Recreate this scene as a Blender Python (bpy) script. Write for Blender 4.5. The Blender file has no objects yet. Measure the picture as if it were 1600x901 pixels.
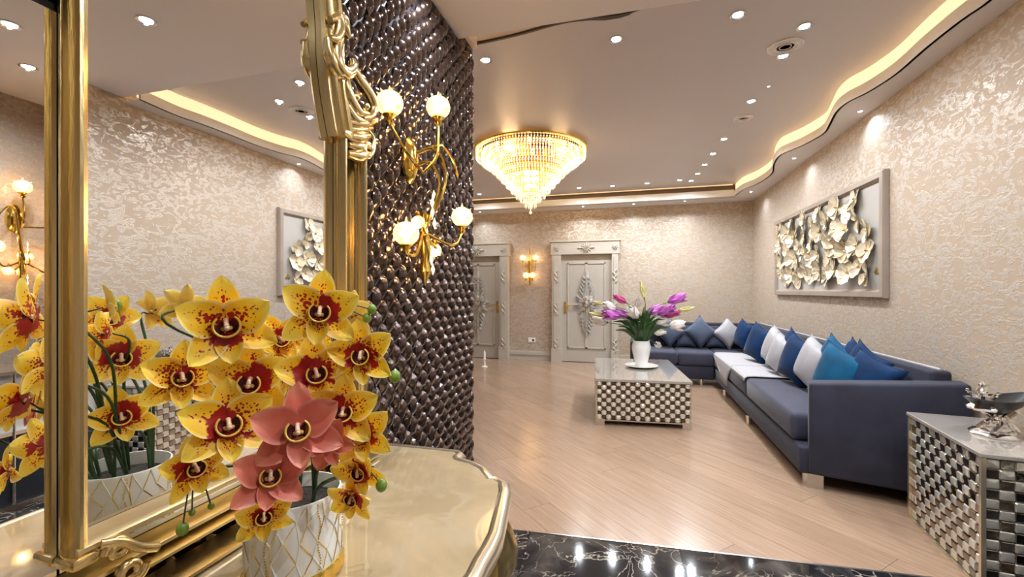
import bpy, bmesh, math, random
from mathutils import Vector, Matrix, Euler
random.seed(7)
S = bpy.context.scene
COL = S.collection
PI = math.pi

# ------------------------------------------------------------------ camera / world / exposure
CAMZ, FPX, YAW, CX, CY = 1.38, 680.0, math.radians(15.61), 800.0, 453.5
cam_d = bpy.data.cameras.new('camera'); cam = bpy.data.objects.new('camera', cam_d); COL.objects.link(cam)
cam_d.sensor_width = 36; cam_d.lens = FPX / 1600 * 36; cam_d.shift_y = 3 / 1600.0; cam_d.clip_start = 0.02
cam.location = (0, 0, CAMZ); cam.rotation_euler = (PI / 2, 0, YAW)
S.camera = cam
w = bpy.data.worlds.new('world'); S.world = w; w.use_nodes = True
w.node_tree.nodes['Background'].inputs[0].default_value = (0.9, 0.85, 0.8, 1)
w.node_tree.nodes['Background'].inputs[1].default_value = 0.3
S.view_settings.view_transform = 'Standard'; S.view_settings.look = 'None'
S.view_settings.exposure = 0.0; S.view_settings.gamma = 1.0
S.view_settings.use_curve_mapping = False
POW_MAIN, POW_SOFFIT, POW_FOYER, POW_CHAND = 62.0, 18.0, 72.0, 560.0
COOL = (0.88, 0.94, 1.0); WARM = (1.0, 0.68, 0.34)

# ------------------------------------------------------------------ pixel -> world helpers
ca, sa = math.cos(YAW), math.sin(YAW)
def cw(lat, dep, z): return Vector((lat * ca - dep * sa, lat * sa + dep * ca, z))
def PZ(px, py, z):
    dep = (z - CAMZ) * FPX / (CY - py); return cw((px - CX) / FPX * dep, dep, z)
def PD(px, py, dep): return cw((px - CX) / FPX * dep, dep, CAMZ + (CY - py) * dep / FPX)
def PX(px, py, x):
    r = (px - CX) / FPX; y = x * (ca + r * sa) / (r * ca - sa); dep = -x * sa + y * ca
    return Vector((x, y, CAMZ + (CY - py) * dep / FPX))
def PY(px, py, y):
    r = (px - CX) / FPX; x = y * (r * ca - sa) / (ca + r * sa); dep = -x * sa + y * ca
    return Vector((x, y, CAMZ + (CY - py) * dep / FPX))
def proj(p):
    lat = p[0] * ca + p[1] * sa; dep = -p[0] * sa + p[1] * ca
    return (CX + lat / dep * FPX, CY - (p[2] - CAMZ) / dep * FPX, dep)

# ------------------------------------------------------------------ materials
M = {}
def newmat(name):
    m = bpy.data.materials.new(name); m.use_nodes = True; M[name] = m
    nt = m.node_tree; return m, nt, nt.nodes['Principled BSDF']
def N(nt, t, **kw):
    n = nt.nodes.new(t)
    for k, v in kw.items():
        if k in n.inputs.keys(): n.inputs[k].default_value = v
        else: setattr(n, k, v)
    return n
def L(nt, a, b): nt.links.new(a, b)
def ramp(nt, fac, stops, interp='LINEAR'):
    r = nt.nodes.new('ShaderNodeValToRGB'); r.color_ramp.interpolation = interp
    e = r.color_ramp.elements
    while len(e) < len(stops): e.new(0.5)
    for i, (p, c) in enumerate(stops):
        e[i].position = p; e[i].color = (c[0], c[1], c[2], 1) if len(c) == 3 else c
    L(nt, fac, r.inputs['Fac']); return r
def simple(name, col, rough=0.5, metal=0.0, var=0.06, scale=6, bump=0.0, bscale=60, coat=0.0, spec=0.5, sheen=0.0, emit=None, estr=0.0, stretch=(1, 1, 1)):
    m, nt, b = newmat(name)
    tc = N(nt, 'ShaderNodeTexCoord'); mp = N(nt, 'ShaderNodeMapping'); mp.inputs['Scale'].default_value = stretch
    L(nt, tc.outputs['Object'], mp.inputs[0])
    nz = N(nt, 'ShaderNodeTexNoise', Scale=float(scale), Detail=4.0); L(nt, mp.outputs[0], nz.inputs['Vector'])
    lo = tuple(c * (1 - var) for c in col); hi = tuple(min(1, c * (1 + var)) for c in col)
    r = ramp(nt, nz.outputs['Fac'], [(0.3, lo), (0.7, hi)]); L(nt, r.outputs[0], b.inputs['Base Color'])
    b.inputs['Roughness'].default_value = rough; b.inputs['Metallic'].default_value = metal
    b.inputs['Coat Weight'].default_value = coat; b.inputs['Coat Roughness'].default_value = 0.04
    b.inputs['Specular IOR Level'].default_value = spec
    if sheen: b.inputs['Sheen Weight'].default_value = sheen; b.inputs['Sheen Roughness'].default_value = 0.35
    if emit: b.inputs['Emission Color'].default_value = (*emit, 1); b.inputs['Emission Strength'].default_value = estr
    if bump:
        n2 = N(nt, 'ShaderNodeTexNoise', Scale=float(bscale), Detail=3.0); L(nt, mp.outputs[0], n2.inputs['Vector'])
        bp = N(nt, 'ShaderNodeBump', Strength=bump, Distance=0.01); L(nt, n2.outputs['Fac'], bp.inputs['Height']); L(nt, bp.outputs[0], b.inputs['Normal'])
    return m
simple('ceiling', (0.60, 0.545, 0.525), 0.40, var=0.01, scale=2)
simple('foyer_ceiling', (0.78, 0.715, 0.69), 0.6, var=0.01, scale=2)
simple('soffit', (0.74, 0.68, 0.64), 0.6, var=0.01)
simple('white_trim', (0.82, 0.78, 0.74), 0.45, var=0.02)
simple('cream_trim', (0.85, 0.68, 0.52), 0.5, var=0.02)
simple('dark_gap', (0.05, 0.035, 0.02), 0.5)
simple('underlay', (0.12, 0.075, 0.045), 0.7)
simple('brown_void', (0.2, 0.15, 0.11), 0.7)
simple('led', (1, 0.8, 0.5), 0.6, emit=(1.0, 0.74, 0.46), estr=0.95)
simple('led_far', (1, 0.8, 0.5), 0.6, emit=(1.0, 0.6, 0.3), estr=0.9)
simple('gold', (0.80, 0.63, 0.32), 0.22, 1.0, var=0.12, scale=3, bump=0.05, bscale=30, stretch=(8, 8, 1))
simple('gold_rail', (0.88, 0.72, 0.42), 0.28, 1.0, var=0.1, scale=3, bump=0.04, bscale=30, stretch=(8, 1, 8))
simple('champagne', (0.80, 0.70, 0.52), 0.2, 0.85, var=0.05)
simple('gold_bright', (0.95, 0.66, 0.16), 0.14, 1.0, var=0.06)
simple('gold_dull', (0.55, 0.40, 0.17), 0.35, 1.0, var=0.15)
simple('mirror', (0.93, 0.93, 0.93), 0.0, 1.0, var=0.0)
simple('silver', (0.86, 0.83, 0.8), 0.1, 1.0, var=0.04)
simple('steel', (0.7, 0.68, 0.66), 0.25, 1.0, var=0.04)
simple('tile_light', (0.84, 0.80, 0.70), 0.12, 0.65, var=0.05, scale=20)  # light and dark tile tones paint in what the mirrors reflect
simple('tile_dark', (0.34, 0.29, 0.22), 0.1, 1.0, var=0.2, scale=20)
simple('tile_brown', (0.14, 0.11, 0.08), 0.1, 1.0, var=0.2, scale=20)
simple('tile_mid', (0.42, 0.38, 0.32), 0.1, 1.0, var=0.3, scale=20)
simple('tile_bed', (0.12, 0.09, 0.06), 0.3, 1.0, var=0.2)
simple('table_glass', (0.36, 0.32, 0.28), 0.06, 0.0, var=0.03, coat=1.0)
simple('scale_bronze', (0.105, 0.072, 0.062), 0.16, 0.9, var=0.5, scale=9, coat=0.8)
simple('wall_base', (0.012, 0.011, 0.018), 0.4, 0.3)
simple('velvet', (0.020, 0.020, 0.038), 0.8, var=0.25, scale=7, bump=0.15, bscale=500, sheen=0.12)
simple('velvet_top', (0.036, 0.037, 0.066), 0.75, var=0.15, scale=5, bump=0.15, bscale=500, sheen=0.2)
simple('pillow_navy', (0.002, 0.022, 0.075), 0.85, spec=0.2, var=0.35, scale=6, sheen=0.15)
simple('pillow_teal', (0.002, 0.065, 0.14), 0.85, spec=0.2, var=0.35, scale=6, sheen=0.2)
simple('pillow_slate', (0.07, 0.09, 0.14), 0.7, spec=0.3, var=0.2, scale=6, sheen=0.25)
simple('pillow_silver', (0.36, 0.34, 0.355), 0.6, var=0.12, scale=8, bump=0.1, bscale=200, sheen=0.3)
simple('throw', (0.40, 0.38, 0.39), 0.8, var=0.06, scale=30, bump=0.3, bscale=300)
simple('fringe', (0.72, 0.64, 0.58), 0.8)
simple('door_grey', (0.46, 0.42, 0.36), 0.4, var=0.03)
simple('door_frame', (0.50, 0.45, 0.38), 0.4, var=0.03)
simple('porcelain', (0.85, 0.83, 0.80), 0.2, var=0.01, coat=0.6)
simple('vase_white', (0.80, 0.80, 0.76), 0.25, var=0.03, coat=0.4)
simple('soil', (0.03, 0.022, 0.015), 0.9, var=0.4, bump=1.0, bscale=150)
simple('leaf', (0.022, 0.065, 0.012), 0.4, var=0.5, scale=20)
simple('stem', (0.05, 0.115, 0.02), 0.4, var=0.3, scale=15)
simple('stem_dark', (0.02, 0.055, 0.012), 0.4, var=0.3, scale=15)
simple('bud', (0.16, 0.26, 0.03), 0.35, var=0.35, scale=30)
simple('bloom_purple', (0.52, 0.12, 0.50), 0.5, var=0.3, scale=20)
simple('bloom_magenta', (0.55, 0.05, 0.22), 0.5, var=0.25, scale=20)
simple('bloom_white', (0.85, 0.80, 0.74), 0.5, var=0.08, scale=20)
simple('bloom_yellow', (0.72, 0.66, 0.30), 0.5, var=0.15, scale=20)
simple('black_gloss', (0.010, 0.010, 0.011), 0.32, var=0.1, coat=0.1)
simple('black_matte', (0.01, 0.01, 0.01), 0.6)
simple('lit_lens', (1, 1, 1), 0.5, emit=(0.85, 0.93, 1.0), estr=18.0)
simple('lit_bulb', (1, 1, 1), 0.5, emit=(1.0, 0.70, 0.36), estr=22.0)
simple('chand_bulb', (1, 1, 1), 0.5, emit=(1.0, 0.74, 0.40), estr=14.0)
simple('cream_gold_relief', (0.83, 0.74, 0.56), 0.26, 0.5, var=0.18, scale=25)
simple('door_silver', (0.78, 0.77, 0.74), 0.14, 0.75, var=0.12, scale=40)
simple('relief_gold', (0.70, 0.50, 0.2), 0.25, 1.0, var=0.2)
simple('picture_board', (0.42, 0.39, 0.36), 0.5, var=0.02)
simple('picture_frame', (0.40, 0.33, 0.27), 0.35, 0.35, var=0.08)
simple('plastic_white', (0.85, 0.84, 0.82), 0.4)
simple('cabinet_dark', (0.02, 0.022, 0.03), 0.3, coat=0.3)
simple('cabinet_pale', (0.55, 0.52, 0.49), 0.25, coat=0.3)
simple('lip_inner', (0.09, 0.006, 0.015), 0.4, var=0.4, scale=60)
simple('cap_white', (0.85, 0.55, 0.35), 0.3)
# globe of cut glass around the bulb
def glassy(name, tint, emit, estr, tr=0.55):
    m, nt, b = newmat(name)
    b.inputs['Base Color'].default_value = (*tint, 1); b.inputs['Roughness'].default_value = 0.15
    b.inputs['Emission Color'].default_value = (*emit, 1); b.inputs['Emission Strength'].default_value = estr
    t = N(nt, 'ShaderNodeBsdfTransparent'); t.inputs[0].default_value = (*tint, 1)
    nz = N(nt, 'ShaderNodeTexVoronoi', Scale=45.0); tc = N(nt, 'ShaderNodeTexCoord'); L(nt, tc.outputs['Object'], nz.inputs['Vector'])
    r = ramp(nt, nz.outputs['Distance'], [(0.1, (tr + .2,) * 3), (0.6, (tr - .35,) * 3)])
    mx = N(nt, 'ShaderNodeMixShader'); L(nt, r.outputs[0], mx.inputs[0]); L(nt, b.outputs[0], mx.inputs[1]); L(nt, t.outputs[0], mx.inputs[2])
    L(nt, mx.outputs[0], nt.nodes['Material Output'].inputs['Surface']); return m
glassy('globe', (1, 0.90, 0.72), (1.0, 0.66, 0.30), 0.45, 0.75)
glassy('crystal', (1, 0.95, 0.84), (1.0, 0.83, 0.58), 0.85, 0.45)  # emission puts the light of the inner bulbs into the crystals

def wallpaper():
    m, nt, b = newmat('wallpaper')
    g = N(nt, 'ShaderNodeNewGeometry'); mp = N(nt, 'ShaderNodeMapping'); mp.inputs['Rotation'].default_value = (0.55, 0.35, 0.2); mp.inputs['Scale'].default_value = (1, 1.0, 1.7)
    L(nt, g.outputs['Position'], mp.inputs[0])
    n1 = N(nt, 'ShaderNodeTexNoise', Scale=10.5, Detail=3.0, Distortion=1.6, Roughness=0.45); L(nt, mp.outputs[0], n1.inputs['Vector'])
    n2 = N(nt, 'ShaderNodeTexVoronoi', Scale=16.0, Randomness=1.0, feature='DISTANCE_TO_EDGE')
    mv = N(nt, 'ShaderNodeVectorMath', operation='MULTIPLY_ADD'); mv.inputs[1].default_value = (0.35, 0.35, 0.35)
    L(nt, n1.outputs['Color'], mv.inputs[0]); L(nt, mp.outputs[0], mv.inputs[2]); L(nt, mv.outputs[0], n2.inputs['Vector'])
    r1 = ramp(nt, n1.outputs['Fac'], [(0.47, (0, 0, 0)), (0.53, (1, 1, 1))])
    r2 = ramp(nt, n2.outputs['Distance'], [(0.03, (0, 0, 0)), (0.09, (1, 1, 1))])
    mu = N(nt, 'ShaderNodeMath', operation='MULTIPLY'); L(nt, r1.outputs[0], mu.inputs[0]); L(nt, r2.outputs[0], mu.inputs[1])
    cr = ramp(nt, mu.outputs[0], [(0.0, (0.43, 0.33, 0.24)), (1.0, (0.56, 0.495, 0.425))]); L(nt, cr.outputs[0], b.inputs['Base Color'])
    rr = ramp(nt, mu.outputs[0], [(0.0, (0.6,) * 3), (1.0, (0.33,) * 3)]); L(nt, rr.outputs[0], b.inputs['Roughness'])
    mm = N(nt, 'ShaderNodeMath', operation='MULTIPLY'); mm.inputs[1].default_value = 0.35; L(nt, mu.outputs[0], mm.inputs[0]); L(nt, mm.outputs[0], b.inputs['Metallic'])
    n3 = N(nt, 'ShaderNodeTexNoise', Scale=120.0, Detail=2.0); L(nt, mp.outputs[0], n3.inputs['Vector'])
    ad = N(nt, 'ShaderNodeMath', operation='MULTIPLY_ADD'); ad.inputs[1].default_value = 0.25; L(nt, n3.outputs['Fac'], ad.inputs[0]); L(nt, mu.outputs[0], ad.inputs[2])
    bp = N(nt, 'ShaderNodeBump', Strength=0.35, Distance=0.004); L(nt, ad.outputs[0], bp.inputs['Height']); L(nt, bp.outputs[0], b.inputs['Normal'])
wallpaper()
def wood():
    m, nt, b = newmat('oak_plank')
    tc = N(nt, 'ShaderNodeTexCoord'); mp = N(nt, 'ShaderNodeMapping'); mp.inputs['Scale'].default_value = (1.6, 34, 1)
    oi = N(nt, 'ShaderNodeObjectInfo'); cm = N(nt, 'ShaderNodeCombineXYZ')
    mr = N(nt, 'ShaderNodeMath', operation='MULTIPLY'); mr.inputs[1].default_value = 40; L(nt, oi.outputs['Random'], mr.inputs[0])
    L(nt, mr.outputs[0], cm.inputs[0]); L(nt, mr.outputs[0], cm.inputs[2]); av = N(nt, 'ShaderNodeVectorMath', operation='ADD')
    L(nt, tc.outputs['Object'], av.inputs[0]); L(nt, cm.outputs[0], av.inputs[1]); L(nt, av.outputs[0], mp.inputs[0])
    n1 = N(nt, 'ShaderNodeTexNoise', Scale=2.0, Detail=6.0, Distortion=0.6, Roughness=0.6); L(nt, mp.outputs[0], n1.inputs['Vector'])
    r = ramp(nt, n1.outputs['Fac'], [(0.3, (0.30, 0.195, 0.125)), (0.5, (0.36, 0.235, 0.155)), (0.72, (0.42, 0.285, 0.195))])
    hs = N(nt, 'ShaderNodeHueSaturation'); L(nt, r.outputs[0], hs.inputs['Color'])
    v = N(nt, 'ShaderNodeMapRange'); v.inputs['To Min'].default_value = 0.92; v.inputs['To Max'].default_value = 1.06; L(nt, oi.outputs['Random'], v.inputs[0]); L(nt, v.outputs[0], hs.inputs['Value'])
    L(nt, hs.outputs[0], b.inputs['Base Color']); b.inputs['Roughness'].default_value = 0.22; b.inputs['Coat Weight'].default_value = 0.3; b.inputs['Coat Roughness'].default_value = 0.15
    bp = N(nt, 'ShaderNodeBump', Strength=0.05, Distance=0.002); L(nt, n1.outputs['Fac'], bp.inputs['Height']); L(nt, bp.outputs[0], b.inputs['Normal'])
wood()
def marble(name, base, vein, scale, th):
    m, nt, b = newmat(name)
    g = N(nt, 'ShaderNodeNewGeometry'); oi = N(nt, 'ShaderNodeObjectInfo'); av = N(nt, 'ShaderNodeVectorMath', operation='ADD')
    mr = N(nt, 'ShaderNodeMath', operation='MULTIPLY'); mr.inputs[1].default_value = 9; L(nt, oi.outputs['Random'], mr.inputs[0])
    L(nt, g.outputs['Position'], av.inputs[0]); L(nt, mr.outputs[0], av.inputs[1])
    n1 = N(nt, 'ShaderNodeTexNoise', Scale=4.0, Detail=6.0, Distortion=1.0); L(nt, av.outputs[0], n1.inputs['Vector'])
    mv = N(nt, 'ShaderNodeVectorMath', operation='MULTIPLY_ADD'); mv.inputs[1].default_value = (0.6,) * 3; L(nt, n1.outputs['Color'], mv.inputs[0]); L(nt, av.outputs[0], mv.inputs[2])
    vo = N(nt, 'ShaderNodeTexVoronoi', Scale=float(scale), feature='DISTANCE_TO_EDGE'); L(nt, mv.outputs[0], vo.inputs['Vector'])
    r = ramp(nt, vo.outputs['Distance'], [(0.0, (1, 1, 1)), (th, (0, 0, 0))])
    n4 = N(nt, 'ShaderNodeTexNoise', Scale=3.0, Detail=3.0); L(nt, av.outputs[0], n4.inputs['Vector'])
    r4 = ramp(nt, n4.outputs['Fac'], [(0.36, (0, 0, 0)), (0.5, (1, 1, 1))])
    mu = N(nt, 'ShaderNodeMath', operation='MULTIPLY'); L(nt, r.outputs[0], mu.inputs[0]); L(nt, r4.outputs[0], mu.inputs[1])
    cl = ramp(nt, n1.outputs['Fac'], [(0.45, base), (0.62, tuple(min(1, c * 1.2 + (v - c) * .12) for c, v in zip(base, vein)))])
    mx = N(nt, 'ShaderNodeMix', data_type='RGBA'); L(nt, mu.outputs[0], mx.inputs['Factor']); L(nt, cl.outputs[0], mx.inputs[6]); mx.inputs[7].default_value = (*vein, 1)
    L(nt, mx.outputs[2], b.inputs['Base Color']); b.inputs['Roughness'].default_value = 0.06
marble('black_marble', (0.012, 0.011, 0.013), (0.42, 0.36, 0.29), 5.5, 0.03)
marble('cream_marble', (0.36, 0.27, 0.155), (0.42, 0.33, 0.21), 2.0, 0.1)
M['cream_marble'].node_tree.nodes['Principled BSDF'].inputs['Coat Weight'].default_value = 1.0
def petal_mat(name, tip, mid, spot, blotch=0.30, amount=1.0, edge=(0.98, 0.86, 0.35)):
    m, nt, b = newmat(name)
    uv = N(nt, 'ShaderNodeUVMap'); sp = N(nt, 'ShaderNodeSeparateXYZ'); L(nt, uv.outputs[0], sp.inputs[0])
    oi = N(nt, 'ShaderNodeObjectInfo'); rm = N(nt, 'ShaderNodeMath', operation='MULTIPLY'); rm.inputs[1].default_value = 30; L(nt, oi.outputs['Random'], rm.inputs[0])
    av = N(nt, 'ShaderNodeVectorMath', operation='ADD'); L(nt, uv.outputs[0], av.inputs[0]); L(nt, rm.outputs[0], av.inputs[1])
    base = ramp(nt, sp.outputs['Y'], [(0.0, mid), (0.55, mid), (0.95, tip)])
    # distance from the mid line
    su = N(nt, 'ShaderNodeMath', operation='SUBTRACT'); su.inputs[1].default_value = 0.5; L(nt, sp.outputs['X'], su.inputs[0])
    ab = N(nt, 'ShaderNodeMath', operation='ABSOLUTE'); L(nt, su.outputs[0], ab.inputs[0])
    ed = ramp(nt, ab.outputs[0], [(0.40, (0, 0, 0)), (0.5, (1, 1, 1))])
    mxe = N(nt, 'ShaderNodeMix', data_type='RGBA'); L(nt, ed.outputs[0], mxe.inputs['Factor']); L(nt, base.outputs[0], mxe.inputs[6]); mxe.inputs[7].default_value = (*edge, 1)
    # spots
    vo = N(nt, 'ShaderNodeTexVoronoi', Scale=11.0); mp = N(nt, 'ShaderNodeMapping'); mp.inputs['Scale'].default_value = (1.0, 1.1, 1); L(nt, av.outputs[0], mp.inputs[0]); L(nt, mp.outputs[0], vo.inputs['Vector'])
    nz = N(nt, 'ShaderNodeTexNoise', Scale=4.0, Detail=2.0); L(nt, av.outputs[0], nz.inputs['Vector'])
    # mask = 1 - v*1.1 - |u|*1.2 + noise
    m1 = N(nt, 'ShaderNodeMath', operation='MULTIPLY_ADD'); m1.inputs[1].default_value = -0.85; m1.inputs[2].default_value = 0.78 * amount; L(nt, sp.outputs['Y'], m1.inputs[0])
    m2 = N(nt, 'ShaderNodeMath', operation='MULTIPLY_ADD'); m2.inputs[1].default_value = -0.9; L(nt, ab.outputs[0], m2.inputs[0]); L(nt, m1.outputs[0], m2.inputs[2])
    m3 = N(nt, 'ShaderNodeMath', operation='MULTIPLY_ADD'); m3.inputs[1].default_value = 0.5; L(nt, nz.outputs['Fac'], m3.inputs[0]); L(nt, m2.outputs[0], m3.inputs[2])
    sb = N(nt, 'ShaderNodeMath', operation='SUBTRACT'); L(nt, m3.outputs[0], sb.inputs[0]); L(nt, vo.outputs['Distance'], sb.inputs[1])
    s1 = ramp(nt, sb.outputs[0], [(0.12, (0, 0, 0)), (0.17, (1, 1, 1))])
    # solid blotch near the base, bigger on some petals
    rr = N(nt, 'ShaderNodeMapRange'); rr.inputs['To Min'].default_value = blotch * 0.0; rr.inputs['To Max'].default_value = blotch * 2.0; L(nt, oi.outputs['Random'], rr.inputs[0])
    n5 = N(nt, 'ShaderNodeTexNoise', Scale=7.0, Detail=3.0); L(nt, av.outputs[0], n5.inputs['Vector'])
    b1 = N(nt, 'ShaderNodeMath', operation='MULTIPLY_ADD'); b1.inputs[1].default_value = 0.28; L(nt, n5.outputs['Fac'], b1.inputs[0]); L(nt, sp.outputs['Y'], b1.inputs[2])
    b1b = N(nt, 'ShaderNodeMath', operation='MULTIPLY_ADD'); b1b.inputs[1].default_value = 0.35; L(nt, ab.outputs[0], b1b.inputs[0]); L(nt, b1.outputs[0], b1b.inputs[2])
    b2 = N(nt, 'ShaderNodeMath', operation='SUBTRACT'); L(nt, rr.outputs[0], b2.inputs[0]); L(nt, b1b.outputs[0], b2.inputs[1])
    b3 = ramp(nt, b2.outputs[0], [(-0.0, (0, 0, 0)), (0.05, (1, 1, 1))])
    mxx = N(nt, 'ShaderNodeMath', operation='MAXIMUM'); L(nt, s1.outputs[0], mxx.inputs[0]); L(nt, b3.outputs[0], mxx.inputs[1])
    fin = N(nt, 'ShaderNodeMix', data_type='RGBA'); L(nt, mxx.outputs[0], fin.inputs['Factor']); L(nt, mxe.outputs[2], fin.inputs[6]); fin.inputs[7].default_value = (*spot, 1)
    L(nt, fin.outputs[2], b.inputs['Base Color']); b.inputs['Roughness'].default_value = 0.42
    tl = N(nt, 'ShaderNodeBsdfTranslucent'); L(nt, fin.outputs[2], tl.inputs[0]); mx = N(nt, 'ShaderNodeMixShader'); mx.inputs[0].default_value = 0.18
    L(nt, b.outputs[0], mx.inputs[1]); L(nt, tl.outputs[0], mx.inputs[2]); L(nt, mx.outputs[0], nt.nodes['Material Output'].inputs['Surface'])
petal_mat('petal_yellow', (1.0, 0.76, 0.10), (1.0, 0.58, 0.015), (0.40, 0.010, 0.006), 0.36)
petal_mat('petal_pale', (0.85, 0.66, 0.18), (0.80, 0.52, 0.08), (0.30, 0.02, 0.01), 0.10, 0.45)
petal_mat('petal_pink', (0.85, 0.30, 0.19), (0.72, 0.16, 0.10), (0.42, 0.05, 0.05), 0.14, 0.25, edge=(0.80, 0.34, 0.27))

# ------------------------------------------------------------------ mesh builder
class MB:
    def __init__(s): s.v = []; s.f = []; s.uv = {}
    def add(s, vs, fs, T=None):
        o = len(s.v)
        for p in vs:
            p = Vector(p); s.v.append(T @ p if T else p)
        for f in fs: s.f.append([i + o for i in f])
        return o
    def box(s, lo, hi, T=None):
        x0, y0, z0 = lo; x1, y1, z1 = hi
        s.add([(x0, y0, z0), (x1, y0, z0), (x1, y1, z0), (x0, y1, z0), (x0, y0, z1), (x1, y0, z1), (x1, y1, z1), (x0, y1, z1)],
              [(0, 3, 2, 1), (4, 5, 6, 7), (0, 1, 5, 4), (1, 2, 6, 5), (2, 3, 7, 6), (3, 0, 4, 7)], T); return s
    def rbox(s, lo, hi, r=0.02, seg=2, T=None):
        bm = bmesh.new(); bmesh.ops.create_cube(bm, size=1)
        c = [(a + b) / 2 for a, b in zip(lo, hi)]; d = [b - a for a, b in zip(lo, hi)]
        for v in bm.verts: v.co = Vector((c[0] + v.co.x * d[0], c[1] + v.co.y * d[1], c[2] + v.co.z * d[2]))
        bmesh.ops.bevel(bm, geom=bm.edges[:], offset=r, segments=seg, profile=0.5, affect='EDGES')
        bm.verts.index_update(); s.add([v.co.copy() for v in bm.verts], [[v.index for v in f.verts] for f in bm.faces], T); bm.free(); return s
    def tube(s, pts, rad, n=8, cap=True, flat=1.0, T=None):
        pts = [Vector(p) for p in pts]
        if not hasattr(rad, '__len__'): rad = [rad] * len(pts)
        rings = []; up = None
        for i, p in enumerate(pts):
            t = (pts[min(i + 1, len(pts) - 1)] - pts[max(i - 1, 0)]).normalized()
            if up is None: up = Vector((0, 0, 1)) if abs(t.z) < 0.9 else Vector((1, 0, 0))
            a = (up - t * up.dot(t)).normalized(); up = a; b = t.cross(a)
            rings.append([p + (a * math.cos(2 * PI * k / n) + b * math.sin(2 * PI * k / n) * flat) * rad[i] for k in range(n)])
        vs = [v for r in rings for v in r]; fs = []
        for i in range(len(pts) - 1):
            for k in range(n):
                fs.append((i * n + k, i * n + (k + 1) % n, (i + 1) * n + (k + 1) % n, (i + 1) * n + k))
        if cap: fs.append(list(range(n))[::-1]); fs.append([(len(pts) - 1) * n + k for k in range(n)])
        s.add(vs, fs, T); return s
    def lathe(s, prof, n=24, c=(0, 0, 0), T=None, sx=1, sy=1, wob=None):
        vs = []; fs = []
        for i, (r, z) in enumerate(prof):
            for k in range(n):
                a = 2 * PI * k / n; q = r * (wob(a, z) if wob else 1)
                vs.append((c[0] + q * math.cos(a) * sx, c[1] + q * math.sin(a) * sy, c[2] + z))
        for i in range(len(prof) - 1):
            for k in range(n): fs.append((i * n + k, i * n + (k + 1) % n, (i + 1) * n + (k + 1) % n, (i + 1) * n + k))
        fs.append(list(range(n))[::-1]); fs.append([(len(prof) - 1) * n + k for k in range(n)])
        s.add(vs, fs, T); return s
    def sphere(s, c, r, n=10, m=7, sc=(1, 1, 1), T=None):
        prof = [(max(1e-4, math.sin(PI * j / m)) * r, -math.cos(PI * j / m) * r * sc[2]) for j in range(m + 1)]
        s.lathe(prof, n, c, T, sc[0], sc[1]); return s
    def prism(s, poly, z0, z1, T=None):
        n = len(poly); s.add([(p[0], p[1], z0) for p in poly] + [(p[0], p[1], z1) for p in poly],
            [list(range(n))[::-1], list(range(n, 2 * n))] + [(i, (i + 1) % n, n + (i + 1) % n, n + i) for i in range(n)], T); return s
    def sweep(s, path, prof, closed=False, T=None, axis=Vector((0, 0, 1))):
        """profile (a, b): a sideways off the path (within the plane normal to axis), b along axis"""
        path = [Vector(p) for p in path]; n = len(prof); vs = []
        for i, p in enumerate(path):
            if closed: t = path[(i + 1) % len(path)] - path[i - 1]
            else: t = path[min(i + 1, len(path) - 1)] - path[max(i - 1, 0)]
            sd = t.normalized().cross(axis).normalized()
            for a, b in prof: vs.append(p + sd * a + axis * b)
        fs = []; m = len(path)
        for i in range(m if closed else m - 1):
            for k in range(n): fs.append((i * n + k, i * n + (k + 1) % n, ((i + 1) % m) * n + (k + 1) % n, ((i + 1) % m) * n + k))
        if not closed: fs.append(list(range(n))); fs.append([(m - 1) * n + k for k in range(n)][::-1])
        s.add(vs, fs, T); return s
    def mesh(s, name, mat, smooth=35, recalc=True, uvs=None):
        me = bpy.data.meshes.new(name); me.from_pydata([tuple(v) for v in s.v], [], s.f); me.update()
        if recalc:
            bm = bmesh.new(); bm.from_mesh(me); bmesh.ops.recalc_face_normals(bm, faces=bm.faces[:]); bm.to_mesh(me); bm.free()
        if uvs:
            ul = me.uv_layers.new(name='UVMap')
            for lp in me.loops: ul.data[lp.index].uv = uvs[lp.vertex_index]
        if mat: me.materials.append(M[mat] if isinstance(mat, str) else mat)
        if smooth:
            me.shade_smooth(); me.set_sharp_from_angle(angle=math.radians(smooth))
        return me
    def build(s, name, mat, parent=None, smooth=35, loc=None, **kw):
        return link(name, s.mesh(name, mat, smooth, **kw), parent, loc)
def link(name, me, parent=None, loc=None, rot=None, scale=None):
    o = bpy.data.objects.new(name, me); COL.objects.link(o)
    if parent: o.parent = parent
    if loc is not None: o.location = loc
    if rot is not None: o.rotation_euler = rot
    if scale is not None: o.scale = scale
    return o
def tag(o, label, cat, group=None, kind=None):
    o['label'] = label; o['category'] = cat
    if group: o['group'] = group
    if kind: o['kind'] = kind
    return o
def thing(name, loc, label, cat, group=None, rz=0):
    o = bpy.data.objects.new(name, None); COL.objects.link(o); o.location = loc; o.rotation_euler = (0, 0, rz); o.empty_display_size = 0.05
    return tag(o, label, cat, group)
def struct(o, label=None):
    o['kind'] = 'structure'
    if label: o['label'] = label
    return o
def copy_tree(o, parent=None):
    c = o.copy(); COL.objects.link(c); c.parent = parent
    for ch in list(o.children): copy_tree(ch, c)
    return c
def catmull(pts, n=6):
    pts = [Vector(p) for p in pts]; out = []
    P = [2 * pts[0] - pts[1]] + pts + [2 * pts[-1] - pts[-2]]
    for i in range(1, len(P) - 2):
        for k in range(n):
            t = k / n; a, b, c, d = P[i - 1], P[i], P[i + 1], P[i + 2]
            out.append(0.5 * ((2 * b) + (c - a) * t + (2 * a - 5 * b + 4 * c - d) * t * t + (3 * b - a - 3 * c + d) * t ** 3))
    out.append(pts[-1]); return out
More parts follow.
